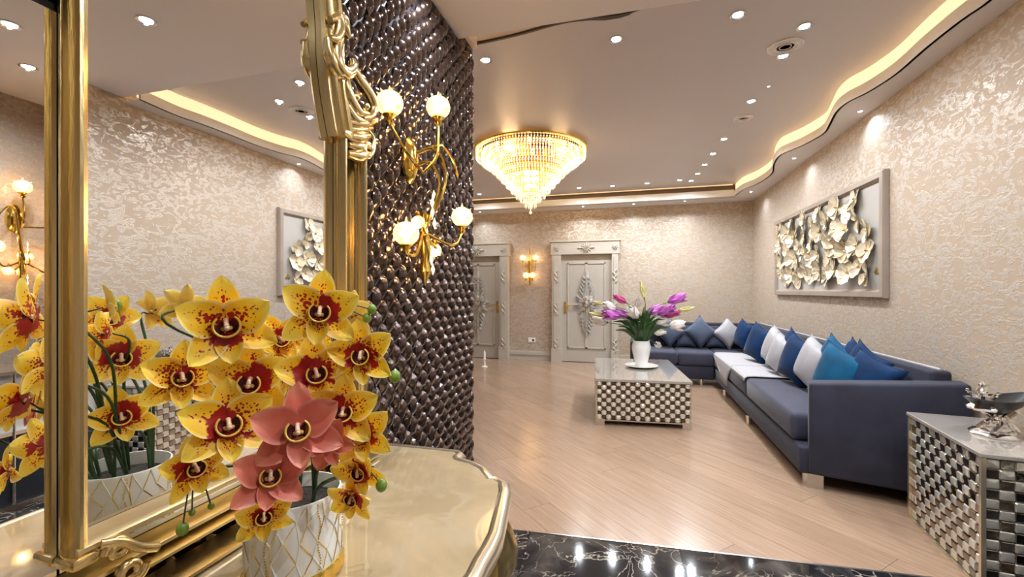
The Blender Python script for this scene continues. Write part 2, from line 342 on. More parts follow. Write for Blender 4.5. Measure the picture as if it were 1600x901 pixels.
def clip_poly(poly, p, n):
    """keep the side where (q-p).n >= 0"""
    out = []
    for i in range(len(poly)):
        a, b = poly[i], poly[(i + 1) % len(poly)]
        da = (a[0] - p[0]) * n[0] + (a[1] - p[1]) * n[1]; db = (b[0] - p[0]) * n[0] + (b[1] - p[1]) * n[1]
        if da >= 0: out.append(a)
        if (da < 0) != (db < 0):
            t = da / (da - db); out.append((a[0] + (b[0] - a[0]) * t, a[1] + (b[1] - a[1]) * t))
    return out

# ------------------------------------------------------------------ room shell
XR, XL, YF, XD, YD = 2.0, -4.4, 8.46, -1.07, 2.826      # right wall, left wall, far wall, relief wall face and its end
ZS, ZM, ZF = 2.94, 3.14, 2.98                            # soffit, main ceiling, foyer ceiling
XFR, YB, YRW = 2.84, -1.6, 2.35                           # foyer right wall, back wall, near end of the right wall
struct(MB().box((XR, YRW, 0), (XR + .12, YF + .12, 3.35)).build('wall_right', 'wallpaper'), 'beige and pearl swirl wallpaper wall on the right')
struct(MB().box((XL - .12, YF, 0), (XR, YF + .12, 3.35)).build('wall_far', 'wallpaper'), 'far wall with the two grey doors')
struct(MB().box((XL - .12, YD - .12, 0), (XL, YF, 3.35)).build('wall_left', 'wallpaper'))
struct(MB().box((XL, YD - .12, 0), (XD - .12, YD, 3.35)).build('wall_near', 'wallpaper'))
struct(MB().box((XFR, YB, 0), (XFR + .12, 4.2, 3.35)).build('wall_foyer', 'wallpaper'))
struct(MB().box((XR + .12, 4.2, 0), (XFR + .12, 4.32, 3.35)).build('wall_recess', 'wallpaper'))
struct(MB().box((XD - .12, YB - .12, 0), (XFR + .12, YB, 3.35)).build('wall_back', 'wallpaper'))
wd = struct(MB().box((XD - .12, YB, 0), (XD - .004, YD, 3.35)).build('wall_relief', 'wall_base'), 'dark bronze wall of raised pointed scales')

# border between wood and marble
B0 = PZ(781.7, 825, 0); B1 = PZ(1437, 901, 0); bd = (B1 - B0).normalized(); bn = Vector((-bd.y, bd.x, 0))
sub = struct(MB().box((XL - .1, YB - .1, -0.10), (XFR + .1, YF + .1, -0.022)).build('floor', 'underlay'), 'diagonal pale oak plank floor with a black marble entrance')
# planks at 45 degrees
u = Vector((-1, 1, 0)).normalized(); v = Vector((1, 1, 0)).normalized(); W = 0.2
k0 = int(-3.0 / W); cnt = 0
for k in range(-14, 45):
    c = 1.40 + 0.205 * (k - 5)
    off = random.uniform(0, 1.9); s = -4.5 - off
    while s < 10.5:
        ln = 1.9; a = s + 0.0009; b = s + ln - 0.0009; s += ln
        q = [u * a + v * (c + .0007), u * b + v * (c + .0007), u * b + v * (c + .205 - .0007), u * a + v * (c + .205 - .0007)]
        poly = [(p.x, p.y) for p in q][::-1]
        for pp, nn in (((XL, 0), (1, 0)), ((XR, 0), (-1, 0)), ((0, YF), (0, -1)), ((B0.x + bn.x * .012, B0.y + bn.y * .012), (bn.x, bn.y))):
            poly = clip_poly(poly, pp, nn)
            if len(poly) < 3: break
        if len(poly) < 3: continue
        cen = Vector((sum(p[0] for p in poly) / len(poly), sum(p[1] for p in poly) / len(poly), 0))
        if cen.x < XD - .1 and cen.y < YD - .3: continue
        ar = abs(sum(poly[i][0] * poly[(i + 1) % len(poly)][1] - poly[(i + 1) % len(poly)][0] * poly[i][1] for i in range(len(poly)))) / 2
        if ar < 0.004: continue
        R = Matrix.Rotation(-3 * PI / 4, 4, 'Z')
        pl = [(R @ Vector((p[0] - cen.x, p[1] - cen.y, 0))) for p in poly]
        me = MB().prism([(p.x, p.y) for p in pl], -0.022, 0.0).mesh('plank', 'oak_plank', 0)
        o = link('plank', me, sub, cen); o.rotation_euler = (0, 0, 3 * PI / 4); cnt += 1
print('planks', cnt)
# marble tiles
tl = 0.8
for i in range(-3, 7):
    for j in range(0, 6):
        a = i * tl + 0.98 - .8; b = -j * tl
        q = [B0 + bd * (a + .001) + bn * (b - tl + .001), B0 + bd * (a + tl - .001) + bn * (b - tl + .001), B0 + bd * (a + tl - .001) + bn * (b - .001), B0 + bd * (a + .001) + bn * (b - .001)]
        poly = [(p.x, p.y) for p in q]
        for pp, nn in (((XD, 0), (1, 0)), ((XFR, 0), (-1, 0)), ((0, YB), (0, 1)), ((0, 3.0), (0, -1))):
            poly = clip_poly(poly, pp, nn)
            if len(poly) < 3: break
        if len(poly) < 3: continue
        MB().prism(poly, -0.022, 0.0).build('marble_tile', 'black_marble', sub, 0)
p0 = B0 - bd * 0.55; p1 = B0 + bd * 2.75
MB().prism([(p0 + bn * 0)[:2], (p1 + bn * 0)[:2], (p1 + bn * .012)[:2], (p0 + bn * .012)[:2]], -0.022, 0.002).build('metal_strip', 'steel', sub, 0)

# ceilings
wv = [PZ(px, py, ZM) for px, py in ((739, 70.6), (805.5, 56.6), (881, 36), (934, 30), (975, 25), (994, 17), (1040, 3), (1070, 0))]
wv = [Vector((XD - .3, 2.93, ZM))] + wv + [Vector((0.6, 2.80, ZM)), Vector((1.1, 2.85, ZM)), Vector((1.5, 2.84, ZM)), Vector((2.0, 2.88, ZM))]
wv.sort(key=lambda p: p.x)
wv = [p for i, p in enumerate(wv) if i == 0 or p.x - wv[i - 1].x > 0.04]
wc = catmull(wv, 5)
mb = MB()
mb.box((XL, YD - .1, ZM), (wc[0].x, YF, ZM + .1))
for a, b in zip(wc[:-1], wc[1:]):
    mb.add([(a.x, a.y, ZM), (b.x, b.y, ZM), (b.x, YF, ZM), (a.x, YF, ZM)], [(0, 1, 2, 3)])
main_ceil = struct(mb.build('ceiling', 'ceiling', smooth=0, recalc=False), 'taupe satin lounge ceiling')
YE0, YE1 = 2.575, 2.61
mb = MB()
mb.add([(XD - .12, YB, ZF), (XFR, YB, ZF), (XFR, YE1 + .01, ZF), (XD - .12, YE0, ZF), (XD - .12, YB, 3.33), (XFR, YB, 3.33), (XFR, YE1 + .01, 3.33), (XD - .12, YE0, 3.33)], [(0, 3, 2, 1), (3, 7, 6, 2)])
mb.box((XL - .1, YB - .1, 3.33), (XFR + .1, YF + .1, 3.37))
fc = struct(mb.build('ceiling', 'foyer_ceiling', smooth=0, recalc=False), 'plain foyer ceiling')
MB().box((XD - .12, YE0 - .02, ZM + .012), (XR, 3.05, ZM + .03)).build('ceiling_border', 'cream_trim', fc, smooth=0)
MB().sweep([(p.x, p.y, ZM) for p in wc], [(-0.002, -0.003), (0.014, -0.003), (0.014, 0.012), (-0.002, 0.012)]).build('shadow_gap', 'dark_gap', fc, smooth=0)
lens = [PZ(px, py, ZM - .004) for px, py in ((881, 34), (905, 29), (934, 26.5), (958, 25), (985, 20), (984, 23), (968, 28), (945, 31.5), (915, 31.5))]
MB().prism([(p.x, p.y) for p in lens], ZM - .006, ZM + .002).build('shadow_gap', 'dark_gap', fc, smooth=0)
struct(MB().box((XD - .12, YE0, 3.045), (XD + .03, YD, 3.14)).build('trim_1', 'cream_trim', smooth=0), 'pale cornice above the end of the dark relief wall')

# cove: soffit, lip, fascia band glowing in place of LED light on it
cp = [(1545, 0), (1499.6, 32), (1446.8, 73.6), (1401.5, 113), (1371, 134), (1348.7, 147), (1322, 160.4), (1305, 175.5), (1294, 196), (1284.5, 209.4), (1254, 226.4), (1231.7, 235.8), (1216.6, 243.4), (1208, 256.6), (1204.5, 271.7), (1182.6, 286.8), (1160, 296.2), (1148, 305.3)]
cv = [PZ(a, b, ZS) for a, b in cp]
far_end = PZ(740, 328.75, ZS)
YC = (cv[-1].y + far_end.y) / 2
print('cove', [(round(p.x, 2), round(p.y, 2)) for p in cv], far_end)
cv[-1].y = YC
cv = [p for p in cv if p.y > 2.66]; cr = catmull([Vector((1.80, YE1, ZS))] + cv, 4)
sof = MB()
ym = YE1
for a, b in zip(cr[:-1], cr[1:]):
    ya = ym; ym = max(ym, min(b.y, YC)); sof.add([(a.x, a.y, ZS), (b.x, b.y, ZS), (XR, ym, ZS), (XR, ya, ZS)], [(0, 1, 2, 3)])
ex = cr[-1].x
sof.add([(ex, YC, ZS), (ex, YF, ZS), (XR, YF, ZS), (XR, YC, ZS)], [(0, 1, 2, 3)])
sof.add([(XL, YC, ZS), (XL, YF, ZS), (ex, YF, ZS), (ex, YC, ZS)], [(0, 1, 2, 3)])
sof.add([(XL, YD, ZS), (XL, YC, ZS), (XL + .43, YC, ZS), (XL + .43, YD, ZS)], [(0, 1, 2, 3)])
so = struct(sof.build('trim_2', 'soffit', smooth=0), 'lowered soffit with a curving lit cove')
path_r = [(p.x, p.y, ZS) for p in cr]
MB().sweep(path_r, [(-0.0, 0.0), (0.02, 0.0), (0.02, 0.085), (-0.0, 0.085)]).build('cove_lip', 'white_trim', so)
MB().sweep(path_r, [(0.022, 0.02), (0.04, 0.02), (0.04, ZM - ZS), (0.022, ZM - ZS)]).build('led_band', 'led', so)  # fascia emits by itself, standing in for light from a hidden LED
path_f = [(ex, YC, ZS), (XL + .43, YC, ZS), (XL + .43, YD, ZS)]
MB().box((XL + .41, YC, ZS), (ex, YC + .02, ZS + .11)).box((XL + .41, YD, ZS), (XL + .43, YC, ZS + .11)).build('cove_lip', 'white_trim', so)
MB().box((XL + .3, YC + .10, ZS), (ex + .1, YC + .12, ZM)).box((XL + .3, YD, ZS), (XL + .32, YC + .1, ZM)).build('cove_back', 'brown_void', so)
MB().box((XL + .45, YC + .0, ZM - .012), (ex - .02, YC + .012, ZM - .001)).build('led_band', 'led_far', so)  # emissive strip stands in for the LED glow along the ceiling edge

# relief wall: pointed scales
def scale_mesh():
    mb = MB(); H, Wd, D = 0.056, 0.0275, 0.030
    ring = []
    for k in range(10):
        a = 2 * PI * k / 10; yy = math.cos(a); zz = math.sin(a)
        ring.append((0, Wd * yy * (1 - 0.28 * abs(zz) ** 2), H * zz))
    mid = [(D * .72, p[1] * .62, p[2] * .62 + .004) for p in ring]
    vs = ring + mid + [(D, 0, .010)]
    fs = [(k, (k + 1) % 10, 10 + (k + 1) % 10, 10 + k) for k in range(10)] + [(10 + k, 10 + (k + 1) % 10, 20) for k in range(10)]
    mb.add(vs, fs); return mb, mb.mesh('wall_scale', 'scale_bronze', 60)
smb, sme = scale_mesh()
cells = []
j = 0; y = 0.46
while y < YD - .02:
    z = 0.05 + (0.054 if j % 2 else 0)
    while z < (3.01 if y > YE0 else 2.945):
        hid = (y < 1.45 and z > 0.86 and z < 2.3) or (y < 1.62 and z < 0.66)
        if not hid: cells.append((y, z))
        z += 0.108
    y += 0.054; j += 1
def size_key(c):
    px, py, d = proj((XD, c[0], c[1])); vis = -30 < py < 760 and px > 560
    return (0 if vis else 1, d)
cells.sort(key=size_key)
rest = MB()
for i, (y, z) in enumerate(cells):
    wob = 0.35
    rot = Euler((random.uniform(-.12, .12), random.uniform(-.16, .16), random.uniform(-.25, .25)))
    sc = random.uniform(.93, 1.05)
    if i < 300:
        o = link('wall_scale', sme, wd, (XD - .004, y, z), rot, (1, sc, sc))
    else:
        rest.add(smb.v, smb.f, Matrix.Translation((XD - .004, y, z)) @ rot.to_matrix().to_4x4() @ Matrix.Diagonal((1, sc, sc, 1)))
o = rest.build('wall_scales', 'scale_bronze', wd, 60, recalc=False); o['kind'] = 'stuff'

# baseboards
struct(MB().box((PY(796.5, 560, YF).x, YF - .02, 0), (PY(863.5, 560, YF).x, YF, .17)).box((PY(796.5, 560, YF).x, YF - .035, .1), (PY(863.5, 560, YF).x, YF, .155)).build('baseboard_far', 'door_frame'), 'grey moulded baseboard between the two doors')
struct(MB().box((PY(967, 560, YF).x, YF - .03, 0), (XR, YF, .16)).build('baseboard_far', 'door_frame'))
struct(MB().box((XR - .02, YRW, 0), (XR, YF - .03, .14)).build('baseboard_right', 'door_frame'))
struct(MB().box((XFR - .02, YB, 0), (XFR, 4.2, .14)).build('baseboard_foyer', 'door_frame'))

# ------------------------------------------------------------------ doors
def flat_leaf(mb, c, ang, ln, wd_, d, y):
    ux, uz = math.cos(ang), math.sin(ang)
    pts = []
    for t, h in ((0, .25), (.35, 1), (.7, .85), (1, 0.05)):
        pts.append((t * ln, h * wd_ / 2))
    vs = []
    for t, h in pts: vs += [(c[0] + ux * t - uz * h, y, c[1] + uz * t + ux * h), (c[0] + ux * t + uz * h, y, c[1] + uz * t - ux * h), (c[0] + ux * t, y - d, c[1] + uz * t)]
    fs = []
    for i in range(3):
        a = i * 3; b = a + 3; fs += [(a, a + 2, b + 2, b), (a + 2, a + 1, b + 1, b + 2), (a, b, b + 1, a + 1)]
    fs += [(0, 1, 2), (9, 11, 10)]
    mb.add(vs, fs)
def make_door(n, x0, x1, ox0, ox1, label, hside):
    zt = 2.34; zo = 2.07; cx = (ox0 + ox1) / 2
    d = bpy.data.objects.new('door_%d' % n, None); COL.objects.link(d); d.location = (cx, YF, 0); struct(d, label)
    def bl(mb, name, mat, par=d, **k): return mb.build(name, mat, par, **k)
    X = lambda x: x - cx
    fr = MB(); fr.box((X(x0), -.13, 0), (X(ox0), 0, zo)); fr.box((X(ox1), -.13, 0), (X(x1), 0, zo)); fr.box((X(x0) - .02, -.14, zo), (X(x1) + .02, 0, zt - .02)); fr.box((X(x0) - .04, -.16, zt - .03), (X(x1) + .04, 0, zt))
    for a, b in ((x0, ox0), (ox1, x1)):
        fr.box((X(a) + .035, -.142, .3), (X(b) - .035, -.13, zo - .05)); fr.box((X(a) - .012, -.15, 0), (X(b) + .012, -.0, .26))
    frame = bl(fr, 'door_frame', 'door_frame')
    orn = MB()
    for a, b in ((x0, ox0), (ox1, x1)):
        m = (X(a) + X(b)) / 2
        for zc in (1.0, 1.62, .32):
            for kk in range(5): flat_leaf(orn, (m, zc + kk * .05 - .1), PI / 2 + (kk % 2 - .5) * 1.2, .07, .05, .02, -.14)
        for kk in range(8): flat_leaf(orn, (m, zo + .12), kk * PI / 4, .06, .035, .02, -.14)
    for kk in range(12): flat_leaf(orn, (0, zo + .12), kk * PI / 6, .1 if kk % 6 else .16, .05, .03, -.14)
    orn.build('frame_rosette', 'door_frame', frame)
    lf = MB(); lf.box((X(ox0), -.05, 0.01), (X(ox1), -.01, zo)); leaf = bl(lf, 'door_leaf', 'door_grey')
    ml = MB()
    for a, b in ((X(ox0) + .13, -.012), (.012, X(ox1) - .13)):
        for z0, z1 in ((.28, 1.90),):
            path = [(a, -.05, z0), (b, -.05, z0), (b, -.05, z1), (a, -.05, z1)]
            for q in range(4):
                p, r = path[q], path[(q + 1) % 4]
                ml.box((min(p[0], r[0]) - .012, -.066, min(p[2], r[2]) - .012), (max(p[0], r[0]) + .012, -.05, max(p[2], r[2]) + .012))
    ml.build('moulding', 'door_frame', leaf)
    og = MB(); zc = 1.12
    for kk in range(16):
        a = kk * PI / 8; flat_leaf(og, (.06 * math.cos(a), zc + .06 * math.sin(a)), a + .12 * (-1) ** kk, .19 if kk % 2 == 0 else .13, .075, .05, -.052)
    for sgn in (1, -1):
        for kk in range(5):
            for sd in (-1, 0, 1):
                flat_leaf(og, (sd * (.07 - kk * .012), zc + sgn * (.17 + kk * .075)), sgn * PI / 2 + sd * sgn * -.55, .14 - .012 * kk, .065, .045, -.052)
        flat_leaf(og, (0, zc + sgn * .50), sgn * PI / 2, .14, .07, .05, -.052)
    og.build('silver_ornament', 'door_silver', leaf)
    md = MB(); md.lathe([(.001, .0), (.05, 0), (.06, .01), (.055, .02), (.03, .022), (.02, .03), (.001, .034)], 16, T=Matrix.Translation((0, -.085, zc)) @ Matrix.Rotation(PI / 2, 4, 'X')); md.build('medallion', 'silver', leaf)
    hx = X(ox0) + .07 if hside < 0 else X(ox1) - .07
    h = MB(); h.rbox((hx - .02, -.062, .93), (hx + .02, -.05, 1.17), .006, 1); h.tube([(hx, -.06, 1.09), (hx, -.10, 1.09), (hx + (.14 if hside < 0 else -.14), -.10, 1.085)], .011, 8); h.build('door_handle', 'gold_bright', leaf)
    return d
xs = [PY(p, 500, YF).x for p in (864.3, 966.4, 878, 956.5)]
make_door(1, xs[0], xs[1], xs[2], xs[3], 'grey panelled door right of the wall sconce', -1)
wfr = xs[2] - xs[0]; wo = xs[3] - xs[2]
x1 = PY(796, 500, YF).x; make_door(2, x1 - wo - 2 * wfr, x1, x1 - wo - wfr, x1 - wfr, 'grey panelled door partly hidden by the dark wall', 1)

# ------------------------------------------------------------------ downlights
def disc(mb, r, z, n=16):
    mb.add([(r * math.cos(2 * PI * k / n), r * math.sin(2 * PI * k / n), z) for k in range(n)], [list(range(n))])
ringm = MB().lathe([(.030, -.002), (.046, -.007), (.047, -.001), (.030, .0)], 20).mesh('trim_ring', 'steel')
lensm = MB(); lensm.lathe([(.001, -.004), (.031, -.004), (.031, -.001), (.001, -.001)], 16); lensm = lensm.mesh('lens', 'lit_lens', 0)
def downlight(p, label, power, sc=1.0, group=None, tint=COOL, ang=165):
    t = thing('downlight', p, label, 'downlight', group)
    link('trim_ring', ringm, t, scale=(sc,) * 3); link('lens', lensm, t, scale=(sc,) * 3)
    ld = bpy.data.lights.new('lamp', 'SPOT'); ld.energy = power; ld.color = tint; ld.shadow_soft_size = .01; ld.spot_size = math.radians(ang); ld.spot_blend = 1.0
    lo = bpy.data.objects.new('lamp', ld); COL.objects.link(lo); lo.parent = t; lo.location = (0, 0, -.018)
row = [(1257, 41, 'nearest the right cove at the top of the picture'), (1224, 87, 'beside the larger round ceiling vent'), (1174, 158, 'between the tiny spotlight and the small ceiling vent'), (1157, 186, 'next to the small ceiling vent'),
       (1131, 217, 'fifth from the front in the right cove row'), (1114, 240, 'sixth from the front in the right cove row'), (1101, 257, 'seventh from the front in the right cove row'), (1090, 271, 'eighth from the front in the right cove row'), (1080, 282, 'last at the far end of the right cove row')]
for px, py, l in row: downlight(PZ(px, py, ZM), 'round recessed ceiling downlight ' + l, POW_MAIN, group='lounge ceiling downlights')
for px, py, l in [(1153, 23, 'set inward from the right row near the top edge'), (963, 61, 'in the middle of the lounge ceiling near the wavy edge'), (759, 94, 'beside the top corner of the dark relief wall')]:
    downlight(PZ(px, py, ZM), 'round recessed ceiling downlight ' + l, POW_MAIN, group='lounge ceiling downlights')
for px, py, l in [(1062, 281, 'first left of the corner in the far row'), (1011, 286, 'second left of the corner in the far row'), (957, 290, 'third left of the corner in the far row'), (905, 293, 'just right of the chandelier in the far row'), (749, 303, 'left of the chandelier beside the dark wall')]:
    downlight(PZ(px, py, ZM), 'round recessed ceiling downlight ' + l, POW_MAIN, group='lounge ceiling downlights')
for px, py, l in [(1344, 174, 'above the framed flower relief in the right soffit'), (1241, 247, 'in the right soffit past the double bend'), (1173.4, 299.4, 'in the soffit at the room corner'), (1070, 314, 'right of the doors in the far soffit'), (990, 318.5, 'above the right door frame in the far soffit'), (911, 322.5, 'above the grey door in the far soffit'), (750, 331, 'in the far soffit beside the dark wall')]:
    downlight(PZ(px, py, ZS), 'small soffit spotlight ' + l, POW_SOFFIT, .55, 'soffit spotlights', ang=140, tint=(0.75, 0.88, 1.0))
for x_, y_, l in ((2 * -1.04 - PZ(44, 104, ZF).x, PZ(44, 104, ZF).y, 'farther one seen mirrored left of the mirror column'), (2 * -1.04 - PZ(15, 38, ZF).x, PZ(15, 38, ZF).y, 'upper one seen mirrored left of the mirror column'), (-.88, 1.95, 'close above the dark relief wall lamp'), (-.45, .75, 'above the orchid console'), (.7, 1.9, 'over the black marble floor'), (.7, .3, 'behind the viewer'), (2.3, .0, 'behind the viewer near the foyer wall')):  # console, marble and behind-viewer downlights are unseen, added for their light
    downlight(Vector((x_, y_, ZF)), 'round foyer downlight ' + l, POW_FOYER, 1.1, 'foyer downlights')
t = thing('downlight', PZ(1201, 135, ZM), 'tiny pin spotlight between the two ceiling vents', 'downlight'); link('trim_ring', ringm, t, scale=(.3,) * 3); link('lens', lensm, t, scale=(.3,) * 3)
# vents
for px, py, r, l in ((1227, 72, .115, 'larger round white ceiling vent behind a downlight'), (1161, 184, .09, 'small round ceiling vent farther along the downlight row')):
    t = thing('ceiling_vent', PZ(px, py, ZM), l, 'ceiling vent')
    mb = MB(); mb.lathe([(r * .86, -.004), (r * .93, -.012), (r, -.008), (r, 0), (r * .86, 0)], 28); mb.build('vent_ring', 'white_trim', t)
    mb = MB()
    for q in (.68, .5, .32): mb.lathe([(r * (q - .03), -.006), (r * q, -.012), (r * (q + .06), -.003), (r * (q - .03), -.001)], 24)
    mb.build('louvre', 'white_trim', t)
    mb = MB(); mb.lathe([(.001, -.003), (r * .86, -.003), (r * .86, -.001), (.001, -.001)], 20); mb.build('vent_back', 'brown_void', t)

# ------------------------------------------------------------------ chandelier
cc = PZ(829, 237, 3.09); cc.z = ZM
ch = thing('chandelier', cc, 'large tiered crystal chandelier with a gold rim on the lounge ceiling', 'chandelier')
MB().lathe([(.67, -.055), (.69, -.055), (.695, -.045), (.685, -.035), (.67, -.035)], 56).build('gold_rim', 'gold_bright', ch)
MB().lathe([(.001, 0), (.25, 0), (.25, -.02), (.001, -.03)], 40).build('ceiling_plate', 'silver', ch)
def crystal_unit():
    mb = MB(); mb.sphere((0, 0, 0), .012, 6, 4, (1, 1, 1.0)); return mb
octo_v = [(.011, 0, 0), (0, .011, 0), (-.011, 0, 0), (0, -.011, 0), (0, 0, .012), (0, 0, -.012)]
drop_v = [(.011, 0, 0), (0, .006, 0), (-.011, 0, 0), (0, -.006, 0), (0, 0, .03), (0, 0, -.03)]
octo_f = [(0, 1, 4), (1, 2, 4), (2, 3, 4), (3, 0, 4), (1, 0, 5), (2, 1, 5), (3, 2, 5), (0, 3, 5)]
tiers = [(.67, .055, .10), (.60, .09, .12), (.54, .13, .12), (.48, .18, .12), (.42, .24, .12), (.36, .30, .12), (.30, .37, .12), (.24, .44, .12), (.18, .51, .12), (.125, .58, .11), (.07, .65, .10)]
for ti, (r, z0, h) in enumerate(tiers):
    mb = MB(); n = max(8, int(2 * PI * r / .034)); rows = max(2, int(h / .03))
    for k in range(n):
        a = 2 * PI * (k + .5 * (ti % 2)) / n
        for q in range(rows - 1):
            T = Matrix.Translation((r * math.cos(a), r * math.sin(a), -z0 - q * .028)) @ Matrix.Rotation(a + q, 4, 'Z'); mb.add(octo_v, octo_f, T)
        T = Matrix.Translation((r * math.cos(a), r * math.sin(a), -z0 - (rows - 1) * .028 - .014)) @ Matrix.Rotation(a + PI / 2, 4, 'Z'); mb.add(drop_v, octo_f, T)
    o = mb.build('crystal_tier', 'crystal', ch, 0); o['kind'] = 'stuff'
    if ti > 0: MB().lathe([(r - .008, -z0 + .012), (r + .006, -z0 + .012), (r + .006, -z0 + .02), (r - .008, -z0 + .02)], 40).build('tier_ring', 'gold_bright', ch)
MB().sphere((0, 0, -.80), .02, 8, 6).tube([(0, 0, -.60), (0, 0, -.79)], .005, 6).build('finial_drop', 'crystal', ch, 0)
MB().tube([(0, 0, -.01), (0, 0, -.62)], .012, 8).build('centre_rod', 'gold_bright', ch)
for r, z, n in ((.5, .10, 14), (.38, .2, 10), (.22, .36, 6), (.08, .5, 3)):
    for k in range(n):
        a = 2 * PI * k / n; mb = MB(); mb.sphere((0, 0, 0), .016, 8, 6, (1, 1, 1.5)); mb.build('bulb', 'chand_bulb', ch, loc=(r * math.cos(a), r * math.sin(a), -z))
for (x_, y_, z_) in ((.36, 0, -.10), (-.18, .31, -.10), (-.18, -.31, -.10), (0, 0, -.45)):
    ld = bpy.data.lights.new('lamp', 'POINT'); ld.energy = POW_CHAND / 4; ld.color = WARM; ld.shadow_soft_size = .12; lo = bpy.data.objects.new('lamp', ld); COL.objects.link(lo); lo.parent = ch; lo.location = (x_, y_, z_)

# ------------------------------------------------------------------ wall lamps
def globe_part(root, p, r, up=1, power=6.0):
    g = MB(); g.sphere((0, 0, 0), r, 16, 10, (1, 1, .92)); o = g.build('glass_globe', 'globe', root, loc=p)
    b = MB(); b.sphere((0, 0, 0), r * .42, 10, 6); b.build('bulb', 'lit_bulb', o)
    sp = MB()
    for k in range(7):
        a = 2 * PI * k / 7; d = Vector((math.cos(a) * .8, math.sin(a) * .8, up * .65)).normalized(); sp.tube([d * r * .95, d * r * 1.22], [r * .10, r * .02], 5)
    sp.tube([(0, 0, up * r * .9), (0, 0, up * r * 1.3)], [r * .14, r * .03], 6)
    sp.build('glass_finial', 'globe', o, 0)['kind'] = 'stuff'
    c = MB(); c.lathe([(r * .12, -up * r * 1.6), (r * .35, -up * r * 1.35), (r * .2, -up * r * 1.15), (r * .55, -up * r * .88), (r * .5, -up * r * .80), (.001, -up * r * .80)], 12); c.build('lamp_cup', 'gold_bright', o)
    ld = bpy.data.lights.new('lamp', 'POINT'); ld.energy = power; ld.color = WARM; ld.shadow_soft_size = r * .5; lo = bpy.data.objects.new('lamp', ld); COL.objects.link(lo); lo.parent = root; lo.location = p
def big_sconce(T, label):
    """built for a wall whose outward normal is local +X; local Y along the wall"""
    root = thing('wall_sconce', (0, 0, 0), label, 'wall lamp', 'gold wall lamps'); root.matrix_world = T
    mb = MB(); mb.lathe([(.001, 0), (.115, 0), (.115, .012), (.09, .03), (.05, .045), (.001, .05)], 20, T=Matrix.Translation((0, 0, .27)) @ Matrix.Rotation(PI / 2, 4, 'Y') @ Matrix.Diagonal((1, .5, 1, 1))); mb.build('backplate', 'gold_bright', root)
    mb = MB()
    mb.tube(catmull([(.03, 0, .30), (.12, .05, .33), (.17, .06, .20), (.14, .03, .05), (.08, -.01, -.08), (.07, -.01, -.20)], 6), .009, 8)
    mb.tube(catmull([(.03, 0, .24), (.10, .03, .26), (.145, .04, .16), (.12, .01, .02), (.10, -.02, -.10), (.12, .0, -.22)], 6), .008, 8)
    mb.tube(catmull([(.06, .02, .31), (.13, .08, .36), (.17, .15, .30), (.18, .19, .22)], 6), [.006] * 18 + [.002], 6)
    mb.build('scroll_arm', 'gold_bright', root)
    gl = [((.15, .02, .52), .058, 1), ((.20, .20, .02), .055, 1), ((.10, -.33, .40), .055, 1), ((.13, -.25, -.12), .055, 1), ((.08, -.05, -.04), .032, -1), ((.10, .08, -.16), .036, -1)]
    for p, r, up in gl:
        mb = MB(); q = Vector(p) - Vector((0, 0, up * r * 1.5)); st_ = Vector((.085, -.01, -.08 if p[2] < .3 else .2)); mid = (q + st_) / 2 + Vector((.03, (q.y - st_.y) * .2, -.06 if p[2] < .3 else -.03))
        mb.tube(catmull([(.085, -.01, -.08 if p[2] < .3 else .2), mid, tuple(q)], 7), [.008] * 8 + [.006] * 7, 7); mb.build('lamp_arm', 'gold_bright', root)
        globe_part(root, Vector(p), r, up, 6.0)
    mb = MB(); mb.lathe([(.001, -.34), (.012, -.31), (.03, -.27), (.018, -.22), (.03, -.16), (.015, -.06), (.022, .0), (.001, .02)], 12, (.09, 0, 0)); mb.build('baluster', 'gold_bright', root)
    mb = MB()
    for k in range(9): mb.add(drop_v, octo_f, Matrix.Translation((.12 + .02 * math.sin(k), .0 + .035 * math.cos(k * 2.1), .10 - k * .045)))
    o = mb.build('crystal_drops', 'crystal', root, 0); o['kind'] = 'stuff'
    return root
ps = PX(655, 235, XD)
big_sconce(Matrix.Translation((XD + .015, 1.90, 1.74)), 'gold wall lamp with round cut-glass globes on the dark relief wall')
big_sconce(Matrix.Translation((XFR, 2.35, 1.70)) @ Matrix.Rotation(PI, 4, 'Z'), 'gold wall lamp seen reflected at the left edge beside the mirror')
pl_ = PY(829, 418, YF)
sm = thing('wall_sconce', (pl_.x, YF, pl_.z), 'small gold wall lamp glowing between the two grey doors', 'wall lamp', 'gold wall lamps')
MB().lathe([(.001, -.38), (.012, -.34), (.02, -.28), (.035, -.1), (.02, 0), (.035, .12), (.015, .22), (.012, .38), (.001, .42)], 12, (0, -.06, 0)).build('backplate', 'gold_bright', sm)
mb = MB()
for s_ in (-1, 1):
    mb.tube(catmull([(0, -.06, -.05), (s_ * .10, -.10, -.08), (s_ * .13, -.12, .02), (s_ * .13, -.12, .1)], 5), .009, 6)
    mb.tube(catmull([(0, -.06, -.10), (s_ * .06, -.13, -.26), (s_ * .07, -.13, -.20)], 5), .008, 6)
mb.build('scroll_arm', 'gold_bright', sm)
for p in ((-.13, -.12, .19), (.13, -.12, .19), (-.06, -.14, -.16), (.07, -.14, -.16)): globe_part(sm, Vector(p), .06, 1, 3.0)
